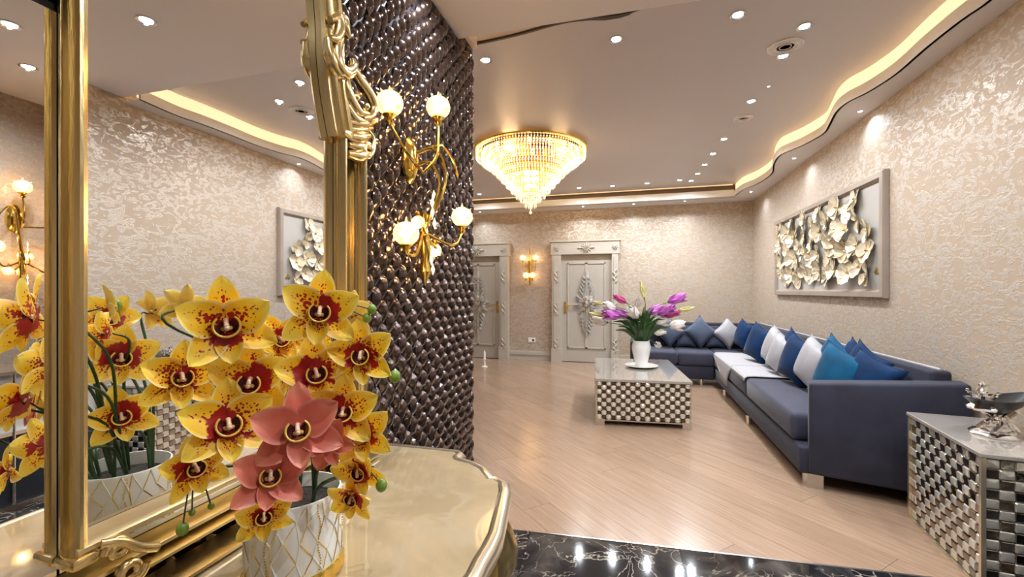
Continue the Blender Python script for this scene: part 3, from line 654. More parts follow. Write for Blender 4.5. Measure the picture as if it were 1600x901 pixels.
# socket
p = PY(831, 531, YF); so_ = thing('wall_socket', (p.x, YF, p.z), 'white wall socket low between the doors', 'socket')
MB().rbox((-.075, -.014, -.045), (.075, 0, .045), .006, 1).build('cover_plate', 'plastic_white', so_); MB().lathe([(.001, 0), (.022, 0), (.022, .003), (.001, .003)], 14, T=Matrix.Translation((.03, -.014, 0)) @ Matrix.Rotation(PI / 2, 4, 'X')).build('socket_hole', 'black_matte', so_)
p = PX(749, 585, -1.0)
fp = PZ(757, 573, 0.0)
t = thing('floor_stop', fp, 'small clear glass stand on the floor before the left door', 'stand')
MB().lathe([(.06, 0), (.06, .01), (.02, .03), (.015, .12), (.03, .14), (.02, .16), (.022, .26), (.001, .3)], 12).build('glass_post', 'porcelain', t)

# ------------------------------------------------------------------ framed flower relief
A = PX(1389, 264, XR); ya, yb = 4.225, 7.07; z0, z1 = 1.315, 2.37
pic = thing('relief_picture', (XR, (ya + yb) / 2, (z0 + z1) / 2), 'large framed relief of cream and gold flowers on the right wall', 'picture')
hy, hz = (yb - ya) / 2, (z1 - z0) / 2
fr = MB(); prof = [(0, 0), (.075, 0), (.075, .02), (.055, .045), (.01, .045), (0, .03)]
c4 = [(-hy, -hz), (hy, -hz), (hy, hz), (-hy, hz)]
for (a, b) in zip(c4, c4[1:] + c4[:1]):
    a = Vector(a); b = Vector(b); t = (b - a).normalized(); nrm = Vector((-t.y, t.x)); vs = []
    for e, sg in ((a, 1), (b, -1)):
        for w_, d_ in prof:
            q = e + nrm * w_ + t * (w_ * sg); vs.append((-d_ - .002, q.x, q.y))
    n = len(prof); fr.add(vs, [(k, (k + 1) % n, n + (k + 1) % n, n + k) for k in range(n)])
fr.build('frame', 'picture_frame', pic)
MB().box((-.014, -hy + .06, -hz + .06), (-.002, hy - .06, hz - .06)).build('backboard', 'picture_board', pic)
def petal_mb(Lp, Wp, curl=.3, cup=.3, nu=6, nv=7, point=.75, ruff=0):
    mb = MB(); uvs = []; vs = []; fs = []
    for j in range(nv + 1):
        v_ = j / nv; wdt = Wp * (math.sin(PI * min(1, (v_ * .93 + .07)) ** point)) ** .62 if j < nv else Wp * .04
        if j == 0: wdt = Wp * .30
        for i in range(nu + 1):
            u_ = i / nu * 2 - 1
            vs.append((u_ * wdt / 2, v_ * Lp, curl * Lp * (v_ ** 2) * .5 + cup * Wp * .5 * (u_ * u_) * math.sin(PI * v_ * .9) + ruff * math.sin(u_ * 5 + v_ * 7) * v_)); uvs.append((.5 + u_ / 2, v_))
    for j in range(nv):
        for i in range(nu): a = j * (nu + 1) + i; fs.append((a, a + 1, a + nu + 2, a + nu + 1))
    mb.add(vs, fs); return mb, uvs
rp = []
for k in range(3):
    mb, uv = petal_mb(.118, .135, .30 - .12 * k, .40 - .15 * k, 6, 6, 1.1); me = mb.mesh('petal', 'cream_gold_relief', 60, recalc=False); rp.append(me)
ctr = MB(); ctr.sphere((0, 0, .012), .014, 8, 5); ctr = ctr.mesh('flower', 'relief_gold')
nfl = 0
for ix in range(12):
    for iz in range(4):
        yy = -hy + .245 + ix * (2 * hy - .54) / 11 + random.uniform(-.04, .04); zz = -hz + .24 + iz * (2 * hz - .46) / 3 + random.uniform(-.03, .03) + (.06 if ix % 2 else -.02)
        if ix in (0,) and iz == 3: continue
        o = link('flower', ctr, pic, (-.022 - random.uniform(0, .02), yy, zz)); tilt = Euler((random.uniform(-.22, .22), random.uniform(-.22, .22), 0)).to_matrix()
        R = Matrix(((0, 0, -1), (-1, 0, 0), (0, 1, 0))) @ tilt
        o.rotation_euler = R.to_euler(); a0 = random.uniform(0, 2)
        s_ = random.uniform(.85, 1.12); o.scale = (s_,) * 3
        for k in range(5):
            a = a0 + k * 2 * PI / 5
            link('petal', random.choice(rp), o, (-math.sin(a) * .008, math.cos(a) * .008, .004), (random.uniform(-.1, .25), 0, a))
        nfl += 1
mb = MB()
for k in range(3): mb.sphere((-.02, -hy + .13 + .02 * k, -hz + .22 + .03 * (k % 2)), .018, 6, 4, (.4, 1, 1))
mb.build('gold_leaf_mark', 'relief_gold', pic)

# ------------------------------------------------------------------ sofa
sofa = thing('corner_sofa', (1.2, 5.2, 0), 'long dark blue velvet corner sofa along the right wall', 'sofa')
O = Vector((1.2, 5.2, 0))
def sb(name, lo, hi, r, mat='velvet', seg=3, par=None):
    mb = MB(); lo = Vector(lo) - O; hi = Vector(hi) - O; mb.rbox(lo, hi, r, seg); return mb.build(name, mat, par or sofa, 60)
XS = 1.13; YS = 6.80
sb('base', (XS, 3.50, .09), (1.93, 7.60, .28), .02)
sb('base', (.02, YS, .09), (XS - .003, 7.60, .28), .02)
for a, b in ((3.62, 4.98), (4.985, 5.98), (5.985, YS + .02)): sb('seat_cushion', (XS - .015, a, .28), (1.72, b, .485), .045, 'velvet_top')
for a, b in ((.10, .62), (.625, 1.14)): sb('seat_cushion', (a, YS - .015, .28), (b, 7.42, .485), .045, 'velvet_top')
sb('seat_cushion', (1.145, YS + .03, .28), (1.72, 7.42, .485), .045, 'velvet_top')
sb('back_frame', (1.84, 3.42, .09), (1.96, 7.62, .865), .025)
sb('back_frame', (.0, 7.52, .09), (1.838, 7.63, .865), .025)
for a, b in ((3.60, 4.35), (4.36, 5.25), (5.26, 6.15), (6.16, 7.05)): sb('back_cushion', (1.66, a, .44), (1.86, b, .84), .08)
for a, b in ((.10, .72), (.725, 1.35), (1.355, 1.84)): sb('back_cushion', (a, 7.34, .44), (b, 7.53, .82), .08)
MB().tube([Vector((1.905, 3.44, .868)) - O, Vector((1.905, 7.6, .868)) - O], .010, 6).build('top_piping', 'pillow_silver', sofa)
# angled front arm
a0 = PZ(1265, 760, 0.0); a0 = Vector((1.175, 3.47)); a1 = Vector((1.955, 3.25)); nn = Vector((.27, .963)).normalized() * .16
arm = bmesh.new(); vs = []
for (p, zt) in ((a0, .735), (a1, .815), (a1 + nn, .815), (a0 + nn, .735)):
    vs.append((arm.verts.new((p.x - O.x, p.y - O.y, .10)), arm.verts.new((p.x - O.x, p.y - O.y, zt))))
arm.faces.new([v_[0] for v_ in vs][::-1]); arm.faces.new([v_[1] for v_ in vs])
for i in range(4): arm.faces.new([vs[i][0], vs[(i + 1) % 4][0], vs[(i + 1) % 4][1], vs[i][1]])
bmesh.ops.bevel(arm, geom=arm.edges[:], offset=.022, segments=3, profile=.5, affect='EDGES'); bmesh.ops.recalc_face_normals(arm, faces=arm.faces[:])
me = bpy.data.meshes.new('arm'); arm.to_mesh(me); arm.free(); me.materials.append(M['velvet']); me.shade_smooth(); me.set_sharp_from_angle(angle=1.0); link('arm', me, sofa)
sb('arm', (-.05, YS - .01, .09), (.10, 7.60, .62), .04)
for x_, y_ in ((1.17, 3.49), (1.85, 3.32)): MB().box((x_ - O.x, y_ - O.y, 0), (x_ - O.x + .10, y_ - O.y + .09, .10)).build('leg', 'steel', sofa, 0)
for x_, y_ in ((1.15, 5.0), (1.15, 6.2), (.95, 6.86), (.08, 6.86), (1.85, 7.5), (.08, 7.5)): MB().lathe([(.022, 0), (.03, .09)], 10, (x_ - O.x, y_ - O.y, 0)).build('leg', 'silver', sofa)
# throws lying on the seat
def throw(name, y0, y1, label, hang=None):
    zt = .489
    xs_ = [1.66, 1.4, 1.2, 1.135, 1.112, 1.106]; zs_ = [zt, zt, zt, zt - .004, zt - .02, zt - .05]
    if hang: xs_ += [1.105, 1.10, 1.098]; zs_ += [.38, .30, .22]
    n = 14; mb = MB(); vs = []
    for j in range(n + 1):
        y = y0 + (y1 - y0) * j / n
        for i, (x_, z_) in enumerate(zip(xs_, zs_)):
            dx = -.006 * (1 + math.sin(j * 2.2)) * (i > 5); dz = (.02 * j / n if i > 6 else 0); yy = y
            if i > 6: yy = y0 + .1 + (y1 - y0) * .45 * j / n + .02
            elif i == 6: yy = y0 + .06 + (y1 - y0) * .75 * j / n
            vs.append((x_ + dx, yy, z_ + dz))
    m = len(xs_)
    mb.add(vs, [(j * m + i, j * m + i + 1, (j + 1) * m + i + 1, (j + 1) * m + i) for j in range(n) for i in range(m - 1)])
    o = mb.build(name, 'throw'); md = o.modifiers.new('solid', 'SOLIDIFY'); md.thickness = .008; md.offset = 1
    tag(o, label, 'throw', 'light grey throws on the sofa seat'); return o
o1 = throw('throw', 5.66, 6.80, 'farther light grey throw, its end hanging over the sofa front', True)
o2 = throw('throw', 4.99, 5.655, 'nearer light grey throw lying flat on the sofa seat')

# pillows
def pillow_mesh(name, mat, s=.44, th=.20, n=12):
    mb = MB(); vs = []; fs = []
    for side in (1, -1):
        for j in range(n + 1):
            for i in range(n + 1):
                u_ = i / n * 2 - 1; v_ = j / n * 2 - 1
                px_ = u_ * (1 - .15 * (1 - v_ * v_) * abs(u_) ** 2); pz_ = v_ * (1 - .15 * (1 - u_ * u_) * abs(v_) ** 2)
                h = ((1 - u_ ** 2) * (1 - v_ ** 2)) ** .42
                vs.append((px_ * s / 2, side * h * th / 2, pz_ * s / 2))
    N1 = (n + 1) ** 2
    for sd in range(2):
        for j in range(n):
            for i in range(n):
                a = sd * N1 + j * (n + 1) + i; f = (a, a + 1, a + n + 2, a + n + 1); fs.append(f if sd else f[::-1])
    mb.add(vs, fs)
    bm = bmesh.new(); me = mb.mesh(name, mat, 75, recalc=False); bm.from_mesh(me); bmesh.ops.remove_doubles(bm, verts=bm.verts[:], dist=1e-5); bmesh.ops.recalc_face_normals(bm, faces=bm.faces[:]); bm.to_mesh(me); bm.free(); me.shade_smooth()
    return me
PM = {k: pillow_mesh('pillow', k) for k in ('pillow_navy', 'pillow_teal', 'pillow_slate', 'pillow_silver')}
pipe_pts = []
def piping_mesh(mat, s=.44):
    mb = MB(); n = 8; pts = []
    for (u0, v0), (u1, v1) in (((-1, -1), (1, -1)), ((1, -1), (1, 1)), ((1, 1), (-1, 1)), ((-1, 1), (-1, -1))):
        for k in range(n):
            u_ = u0 + (u1 - u0) * k / n; v_ = v0 + (v1 - v0) * k / n
            pts.append((u_ * (1 - .15 * (1 - v_ * v_)) * s / 2, 0, v_ * (1 - .15 * (1 - u_ * u_)) * s / 2))
    pts.append(pts[0]); mb.tube(pts, .0035, 5, False); return mb.mesh('piping', mat)
PP = {k: piping_mesh(k) for k in PM}
def pillow(mat, loc, facing, lean, roll, label, sc=1.0):
    """facing: yaw of the pillow's face; lean back; roll in its plane"""
    o = link('pillow', PM[mat]); o.matrix_world = Matrix.Translation(loc) @ Matrix.Rotation(facing, 4, 'Z') @ Matrix.Rotation(lean, 4, 'X') @ Matrix.Rotation(roll, 4, 'Y') @ Matrix.Diagonal((sc, sc, sc, 1))
    link('piping', PP[mat], o); tag(o, label, 'pillow', 'sofa pillows')
D = PI / 4
def onback(px, zc, y=7.22): 
    p = PY(px, 500, y); return Vector((p.x, y, zc))
pillow('pillow_slate', onback(1046, .735), 0, -.25, D, 'slate blue diamond pillow farthest left on the sofa, behind the lilies', .82)
pillow('pillow_slate', onback(1094, .745), 0, -.25, D, 'slate blue diamond pillow second from the left on the far section', .84)
pillow('pillow_silver', onback(1138, .735), .1, -.25, D, 'light grey diamond pillow right of the two slate ones', .80)
pillow('pillow_slate', onback(1072, .64, 7.30), 0, -.15, 0, 'slate pillow low between the two slate diamond pillows', .65)
pillow('pillow_slate', onback(1118, .64, 7.30), 0, -.15, 0, 'slate pillow low behind the light grey diamond pillow', .65)
def onside(px, x, zc):
    p = PX(px, 500, x); return Vector((p.x, p.y, zc))
SP = [('pillow_navy', 1163, 1.55, 0.725, -1.30, 0.22, 'navy pillow in the sofa corner, half behind the other navy one', .95),
      ('pillow_navy', 1187, 1.50, 0.715, -1.20, 0.28, 'navy pillow in front of the corner navy pillow', 1.02),
      ('pillow_silver', 1211, 1.54, 0.725, -1.40, 0.32, 'light grey pillow right behind the wrinkled cream grey one', .98),
      ('pillow_silver', 1222, 1.50, 0.700, -1.30, 0.30, 'cream grey pillow leaning before the light grey pillow', .92),
      ('pillow_navy', 1238, 1.58, 0.735, -1.45, 0.30, 'dark navy pillow peeking behind the middle navy pillow', .95),
      ('pillow_navy', 1246, 1.50, 0.710, -1.30, 0.26, 'middle navy pillow with a pale seam between the grey pillows', 1.0),
      ('pillow_silver', 1272, 1.54, 0.720, -1.35, 0.34, 'silver grey pillow with side creases beside the teal one', .98),
      ('pillow_teal', 1304, 1.62, 0.750, -1.35, 0.36, 'teal pillow directly behind the large teal one', .95),
      ('pillow_teal', 1312, 1.52, 0.710, -1.15, 0.28, 'large teal pillow behind the front arm', 1.02),
      ('pillow_navy', 1334, 1.70, 0.765, -1.50, 0.34, 'small navy corner peeking between the teal and front blue pillows', .85),
      ('pillow_navy', 1350, 1.70, 0.745, -1.35, 0.36, 'royal blue pillow behind the front one, against the backrest', .9),
      ('pillow_navy', 1360, 1.63, 0.710, -1.20, 0.28, 'front royal blue pillow nearest the arm', .92)]
for m_, px, x_, z_, fc_, rl_, lb_, sc_ in SP: pillow(m_, onside(px, x_, z_), fc_, -.2, rl_, lb_, sc_)

# ------------------------------------------------------------------ mirror tiled furniture
def tile_mesh(w_, h_, d, inset, mat, dome=True, rr=.28):
    mb = MB(); a, b = w_ / 2, h_ / 2; r = rr * .6 * min(a, b) if rr > .5 else rr * min(a, b) 
    ring = [(-a, -b + r), (-a + r, -b), (a - r, -b), (a, -b + r), (a, b - r), (a - r, b), (-a + r, b), (-a, b - r)]
    vs = [(x_, 0, z_) for x_, z_ in ring] + [(x_ * inset, -d, z_ * inset) for x_, z_ in ring] + [(x_ * inset * .45, -d * (1.35 if dome else .8), z_ * inset * .45) for x_, z_ in ring]
    fs = [(k, (k + 1) % 8, 8 + (k + 1) % 8, 8 + k) for k in range(8)] + [(8 + k, 8 + (k + 1) % 8, 16 + (k + 1) % 8, 16 + k) for k in range(8)] + [list(range(16, 24))]
    mb.add(vs, fs); return mb, mb.mesh('mirror_tile', mat, 20, recalc=False)
def flip(mb):
    mb.f = [f[::-1] for f in mb.f]
def tiled_face(parent, origin, along, width, h, z0, nx, nz, T1, T2, limit=True, tilt=.0):
    """origin: lower left corner; along: unit vector; outward normal = along rotated -90"""
    ang = math.atan2(along[1], along[0]); st = MB(); st2 = MB()
    for i in range(nx):
        for k in range(nz):
            odd = (i + k) % 2; c = Vector(origin) + Vector(along) * (width * (i + .5) / nx); c.z = z0 + h * (k + .5) / nz
            e = Euler((random.uniform(-.05, .05) + (.16 if odd else -.05) * tilt, random.uniform(-.03, .03), ang + random.uniform(-.05, .05)))
            if limit: link('mirror_tile', (T2 if odd else T1)[1], parent, c, e)
            else: (st2 if odd else st).add((T2 if odd else T1)[0].v, (T2 if odd else T1)[0].f, Matrix.Translation(c) @ e.to_matrix().to_4x4())
    if not limit:
        for s_, m in ((st, 'tile_light'), (st2, 'tile_dark')):
            o = s_.build('mirror_tiles', m, parent, 20); o['kind'] = 'stuff'
# coffee table
c0 = Vector((-.375, 4.528, 0)); c1 = Vector((.556, 4.614, 0)); ax = (c1 - c0).normalized(); ay = Vector((-ax.y, ax.x, 0)); Wt = (c1 - c0).length; Dt = 1.38; Ht = .48
rz = math.atan2(ax.y, ax.x)
ct = thing('coffee_table', c0, 'low coffee table with a mirror-tiled side and glossy taupe top', 'table', rz=rz)
MB().box((.02, .02, .07), (Wt - .02, Dt - .02, Ht - .03)).build('body', 'tile_bed', ct, 0)
MB().rbox((-.006, -.006, Ht - .03), (Wt + .006, Dt + .006, Ht), .004, 1).build('table_top', 'table_glass', ct)
for x_, y_ in ((.0, .0), (Wt - .09, 0), (0, Dt - .08), (Wt - .09, Dt - .08)): MB().box((x_, y_, 0), (x_ + .09, y_ + .08, .07)).build('foot', 'steel', ct, 0)
MB().box((.005, .003, .05), (.012, .012, Ht - .03)).box((Wt - .012, .003, .05), (Wt - .005, .012, Ht - .03)).box((.005, .005, .05), (Wt - .005, .012, .062)).build('edge_trim', 'steel', ct, 0)
TA = tile_mesh(.056, .052, .014, .70, 'tile_light', True, .85); TB = tile_mesh(.036, .034, .003, .8, 'tile_brown', False, .9)
nx = 19; nz = 9
tiled_face(ct, (.012, .018, 0), (1, 0, 0), Wt - .024, Ht - .03 - .062, .062, nx, nz, TA, TB)
tiled_face(ct, (.018, Dt - .012, 0), (0, -1, 0), Dt - .024, Ht - .092, .062, 28, nz, TA, TB, False)
tiled_face(ct, (Wt - .018, .012, 0), (0, 1, 0), Dt - .024, Ht - .092, .062, 28, nz, TA, TB, False)
# side console
s0 = Vector((1.527, 2.488, 0)); s1 = Vector((1.609, 3.205, 0)); sx = (s1 - s0).normalized(); Ls = (s1 - s0).length; rzs = math.atan2(sx.y, sx.x) - PI / 2; Hs = .64; Ds = .385
st = thing('side_table', s0, 'tall mirror-tiled side table by the right wall under the black bowl', 'table', rz=rzs)
MB().box((.02, .02, .01), (Ds, Ls - .02, Hs - .025)).build('body', 'gold_dull', st, 0)
MB().rbox((-.006, -.006, Hs - .022), (Ds, Ls + .006, Hs), .004, 1).build('table_top', 'table_glass', st)
MB().box((.0, .0, .0), (.018, .018, Hs - .022)).box((0, Ls - .018, 0), (.018, Ls, Hs - .022)).box((.004, .018, 0), (.018, Ls - .018, .012)).box((.018, .004, 0), (Ds, .018, .012)).build('edge_trim', 'champagne', st, 0)
TC = tile_mesh(.0545, .0445, .006, .82, 'tile_light', True, .2); TD = tile_mesh(.0545, .0445, .004, .82, 'tile_mid', False, .2)
tiled_face(st, (.018, Ls - .018, 0), (0, -1, 0), Ls - .036, Hs - .04, .014, 13, 13, TC, TD, True, .8)
tiled_face(st, (.018, .018, 0), (1, 0, 0), Ds - .02, Hs - .04, .014, 7, 13, TC, TD, True, .3)
# bowl and silver sculpture on it
bc = Vector((1.80, 2.82, Hs)); ang = math.atan2(.19, .37)
bw = thing('boat_bowl', bc, 'black boat-shaped bowl on a silver sculpted foot, on the side table', 'bowl', rz=ang)
mb = MB(); n = 28; vs = []; fs = []
rows = [(.05, .105, .0), (.35, .115, .0), (.7, .145, .0), (1.0, .185, .0), (.985, .188, 0), (.9, .178, 0), (.6, .148, 0), (.25, .128, 0), (.02, .125, 0)]
for s_, z_, _ in rows:
    for k in range(n):
        a = 2 * PI * k / n; ex_ = .20 * s_ * (1.0 + .0 * math.cos(a)); yy = .085 * s_ * abs(math.sin(a)) ** 1.15 * (1 if math.sin(a) > 0 else -1)
        vs.append((ex_ * math.cos(a), yy, z_ + .022 * s_ * math.cos(a) ** 4))
for j in range(len(rows) - 1):
    for k in range(n): fs.append((j * n + k, j * n + (k + 1) % n, (j + 1) * n + (k + 1) % n, (j + 1) * n + k))
fs.append(list(range(n))); fs.append([(len(rows) - 1) * n + k for k in range(n)][::-1]); mb.add(vs, fs); mb.build('bowl', 'black_gloss', bw, 50)
mb = MB(); mb.lathe([(.001, 0), (.12, 0), (.125, .008), (.11, .02), (.08, .028), (.001, .03)], 24, sx=1.0, sy=.75, wob=lambda a, z: 1 + .10 * math.cos(3 * a + .4) + .04 * math.cos(7 * a)); mb.build('foot', 'silver', bw)
mb = MB()
for k in range(4):
    a = k * PI / 2 + .5; mb.tube(catmull([(.09 * math.cos(a), .06 * math.sin(a), .025), (.05 * math.cos(a + .4), .04 * math.sin(a + .4), .06), (.02 * math.cos(a), .02 * math.sin(a), .085), (.07 * math.cos(a + .2), .05 * math.sin(a + .2), .125)], 5), [.014] * 6 + [.011] * 5 + [.016] * 5, 7)
mb.sphere((0, 0, .075), .03, 10, 7); mb.build('twisted_stem', 'silver', bw)
sp_ = Matrix.Rotation(ang, 3, 'Z') @ Vector((-.105, 0, .135)) + bc
sc_ = thing('silver_figurine', sp_, 'small silver rose figurine sitting in the left end of the black bowl', 'figurine')
mb = MB(); mb.lathe([(.001, 0), (.05, .0), (.055, .012), (.035, .03), (.03, .045), (.04, .055), (.03, .07), (.001, .075)], 16, wob=lambda a, z: 1 + .18 * math.cos(5 * a)); mb.build('petal_base', 'silver', sc_)
mb = MB()
for k in range(6):
    a = k * PI / 3; mb.tube(catmull([(0, 0, .04), (.03 * math.cos(a), .03 * math.sin(a), .055), (.06 * math.cos(a), .06 * math.sin(a), .085 + .01 * (k % 2))], 4), [.012] * 4 + [.009] * 4 + [.004], 6); mb.sphere((.062 * math.cos(a), .062 * math.sin(a), .088 + .01 * (k % 2)), .008, 6, 5)
mb.build('curled_leaf', 'silver', sc_)
MB().lathe([(.001, .06), (.022, .065), (.018, .085), (.026, .095), (.02, .11), (.012, .115), (.016, .13), (.001, .145)], 14).build('finial', 'silver', sc_)

# ------------------------------------------------------------------ vase and lilies on the coffee table
vc = PZ(1002, 573, Ht)
pt = tag(MB().lathe([(.001, .004), (.10, .004), (.11, 0), (.12, .004), (.185, .02), (.19, .026), (.18, .028), (.12, .014), (.001, .012)], 36).build('serving_plate', 'porcelain', loc=vc), 'round white plate under the lily vase on the coffee table', 'plate')
vz = vc + Vector((0, 0, .012))
vs_ = thing('lily_vase', vz, 'white fluted porcelain vase holding lilies on the coffee table', 'vase')
MB().lathe([(.001, 0), (.062, 0), (.064, .015), (.085, .10), (.106, .19), (.108, .23), (.094, .285), (.098, .30), (.090, .30), (.086, .285), (.098, .23), (.07, .1), (.001, .08)], 32, wob=lambda a, z: 1 + (.018 * math.cos(12 * a) if z < .28 else 0)).build('vase_body', 'porcelain', vs_)
top = vz + Vector((0, 0, .28))
def bloom_mesh(mat, open_=.35, Lp=.10, Wp=.045):
    mb = MB(); pm, uv = petal_mb(Lp, Wp, open_, .6, 4, 5)
    for k in range(6):
        T = Matrix.Rotation(k * PI / 3, 4, 'Z') @ Matrix.Translation((0, .006, 0)) @ Matrix.Rotation(PI / 2 - open_ * (1 if k % 2 else .7), 4, 'X'); mb.add(pm.v, pm.f, T)
    return mb.mesh('bloom', mat, 60, recalc=False)
BM = {'p': bloom_mesh('bloom_purple', .55, .21, .11), 'm': bloom_mesh('bloom_magenta', .3, .18, .08), 'w': bloom_mesh('bloom_white', .8, .17, .11), 'y': bloom_mesh('bloom_yellow', .08, .20, .06), 'b': bloom_mesh('bloom_white', .2, .14, .08)}
lil = [(975, 466, 'm', 'magenta lily bud standing tallest at the left', 'm'), (1048, 466, 'p', 'purple lily at the upper right of the coffee table bouquet', 'p'), (963, 490, 'p', 'purple lily drooping at the left side of the coffee table bouquet', 'p'),
       (1013, 483, 'p', 'large purple lily at the centre of the coffee table bouquet', 'p'), (1032, 485, 'p', 'violet lily right of the large central one', 'p'), (1044, 489, 'm', 'magenta lily low at the right of the bouquet', 'm'),
       (978, 488, 'p', 'pale violet lily behind the left leaves', 'p'), (996, 490, 'w', 'open white lily at the centre of the coffee table bouquet', 'w'), (1026, 497, 'w', 'white lily low right of centre', 'w'), (958, 477, 'w', 'white lily at the upper left of the bouquet', 'w'),
       (941, 489, 'y', 'cream yellow bud pointing far left', 'y'), (1066, 481, 'y', 'long cream bud pointing far right', 'y'), (948, 472, 'y', 'yellow green bud above the far left one', 'y'), (1052, 506, 'w', 'small white lily in front of the slate pillow', 'w'), (994, 472, 'b', 'closed white bud above the open white lily', 'b'),
       (1007, 459, 'y', 'thin green yellow bud sticking up at the centre', 'y'), (1030, 537, 'b', 'white bud hanging low right beside the vase', 'b'), (1027, 515, 'b', 'white closed flower right above the vase rim', 'b'), (943, 500, 'w', 'pale pink white lily lowest at the left', 'w')]
random.seed(11)
for px, py, kx, lab, _ in lil:
    dep = proj(vc)[2] + random.uniform(-.12, .12); tip = PD(px, py, dep); d = tip - top
    base = top + Vector((random.uniform(-.05, .05), random.uniform(-.05, .05), -.12))
    t = thing('lily', base, lab, 'lily', 'lilies in the coffee table vase')
    mid = base + Vector((d.x * .3, d.y * .3, max(.15, d.z * .7 + .12))); mid.z = min(mid.z, max(tip.z + .03, top.z + .08))
    pts = catmull([Vector((0, 0, 0)), Vector(((top - base).x * .6 + d.x * .05, (top - base).y * .6 + d.y * .05, .13)), mid - base, tip - base - d.normalized() * .05], 5)
    MB().tube(pts, .0045, 6).build('stem', 'stem', t)
    dr = (pts[-1] - pts[-3]).normalized()
    o = link('bloom', BM[kx], t, pts[-1]); o.rotation_euler = dr.to_track_quat('Z', 'Y').to_euler()
    MB().sphere((0, 0, 0), .011, 7, 5, (1, 1, 1.4)).build('calyx', 'stem', t, loc=pts[-1])
    k = len(pts) // 2
lf = thing('lily_foliage', top - Vector((0, 0, .12)), 'spray of long dark green leaves in the coffee table vase', 'leaves')
for k in range(60):
    a = 2 * PI * k / 60 * 1.0 + random.uniform(-.1, .1); r = random.uniform(.05, .32); h = random.uniform(.22, .46) * (1 - r * .5)
    pts = catmull([Vector((.03 * math.cos(a), .03 * math.sin(a), 0)), Vector((.05 * math.cos(a), .05 * math.sin(a), .14)), Vector((r * .6 * math.cos(a), r * .6 * math.sin(a), .12 + h * .7)), Vector((r * math.cos(a), r * math.sin(a), .12 + h * (.95 if r < .22 else .75)))], 4)
    n = len(pts); mb = MB(); mb.tube(pts, [.004 + .018 * math.sin(PI * (i / (n - 1)) ** .8) for i in range(n)], 6, flat=.25); mb.build('leaf', 'leaf', lf)

# ------------------------------------------------------------------ console under the mirror
ZC = .72; YM = .9575
half = [(-1.09, 1.655), (-.70, 1.66), (-.685, 1.645), (-.69, 1.615), (-.67, 1.585), (-.60, 1.565), (-.545, 1.53)]
half2 = [PZ(px, py, ZC) for px, py in ((765, 747), (772, 746), (783.4, 752.6), (784.7, 764), (778, 793.8), (768.7, 831), (758, 852.6), (744.6, 874), (731, 901))]
right = [Vector((x_, y_, 0)) for x_, y_ in half] + [Vector((p.x, p.y, 0)) for p in half2[:-1]] + [Vector((-.368, YM, 0))]
print('console', [(round(p.x, 3), round(p.y, 3)) for p in right])
left = [Vector((p.x, 2 * YM - p.y, 0)) for p in right[:-1]][::-1]
outline = right + left
cn = thing('console_table', (-.75, YM, 0), 'cream marble topped gold console table below the mirror', 'console table')
OC = Vector((-.75, YM, 0))
def scaled(outl, k, kx=None):
    return [((p.x + 1.09) * k - 1.09 - OC.x, (p.y - YM) * k) for p in outl]
MB().prism(scaled(outline, .985), ZC - .012, ZC).build('table_top', 'cream_marble', cn, 0)
path = [Vector((p.x - OC.x, p.y - YM, ZC)) for p in outline]
MB().sweep(path, [(-.018, -.0005), (-.004, .003), (.004, .001), (.008, -.006), (.008, -.016), (.002, -.022), (.005, -.030), (-.002, -.040), (-.03, -.042), (-.03, -.012)], closed=False).build('top_edge', 'champagne', cn, 50)
MB().prism(scaled(outline, .95), ZC - .17, ZC - .04).build('apron', 'gold_dull', cn, 0)
rb = MB(); o2_ = scaled(outline, .955)
for i in range(len(o2_) - 1):
    a, b = Vector(o2_[i]), Vector(o2_[i + 1]); m = max(1, int((b - a).length / .03))
    for k in range(m):
        q = a + (b - a) * k / m
        if q.x < -.30: continue
        rb.tube([(q.x, q.y, ZC - .045), (q.x + .004, q.y, ZC - .10), (q.x, q.y, ZC - .165)], [.006, .011, .005], 6)
rb.build('carved_fluting', 'gold_bright', cn)
for x_, y_ in ((-.46, 1.38), (-.46, 2 * YM - 1.38), (-.98, 1.55), (-.98, 2 * YM - 1.55)):
    sg = 1 if y_ > YM else -1; q = Vector((x_ - OC.x, y_ - YM, 0))
    MB().tube(catmull([q + Vector((0, 0, ZC - .10)), q + Vector((.03, .03 * sg, ZC - .2)), q + Vector((.015, .015 * sg, .35)), q + Vector((-.01, -.01 * sg, .12)), q + Vector((.03, .02 * sg, .03)), q + Vector((.045, .03 * sg, .0))], 5), [.05] * 5 + [.055] * 3 + [.04] * 6 + [.025] * 6 + [.03] * 6, 10).build('leg', 'gold', cn, 60)
MB().prism(scaled(outline, .80), .04, .07).build('lower_shelf', 'cream_marble', cn, 0)

# ------------------------------------------------------------------ mirror
XM = -1.04
mi = thing('wall_mirror', (XM, YM, ZC), 'tall gold framed mirror with scrolls standing on the console', 'mirror')
OM = Vector((XM, YM, ZC)); yl, yr = YM - .374, YM + .374      # slit lines of the main glass: .5835? see below
ZB, ZT = .912, 1.935
def T3(x_, y_, z_): return Vector((x_ - XM, y_ - YM, z_ - ZC))
arch = [(1.335, ZT), (1.318, 1.99), (1.295, 2.08), (1.28, 2.18), (1.272, 2.32), (1.24, 2.45), (1.14, 2.57), (YM, 2.63)]
lift = lambda z_: z_ + .10 * max(0, min(1, (2.63 - z_) / .69))
archL = [(2 * YM - y_ - .0, lift(z_)) for y_, z_ in arch[:-1]][::-1]
gp = [(1.34, ZB - .03), ] + [(y_ + .01, z_) for y_, z_ in arch] + [(y_ - .01, z_) for y_, z_ in archL] + [(2 * YM - 1.34, ZB - .03)]
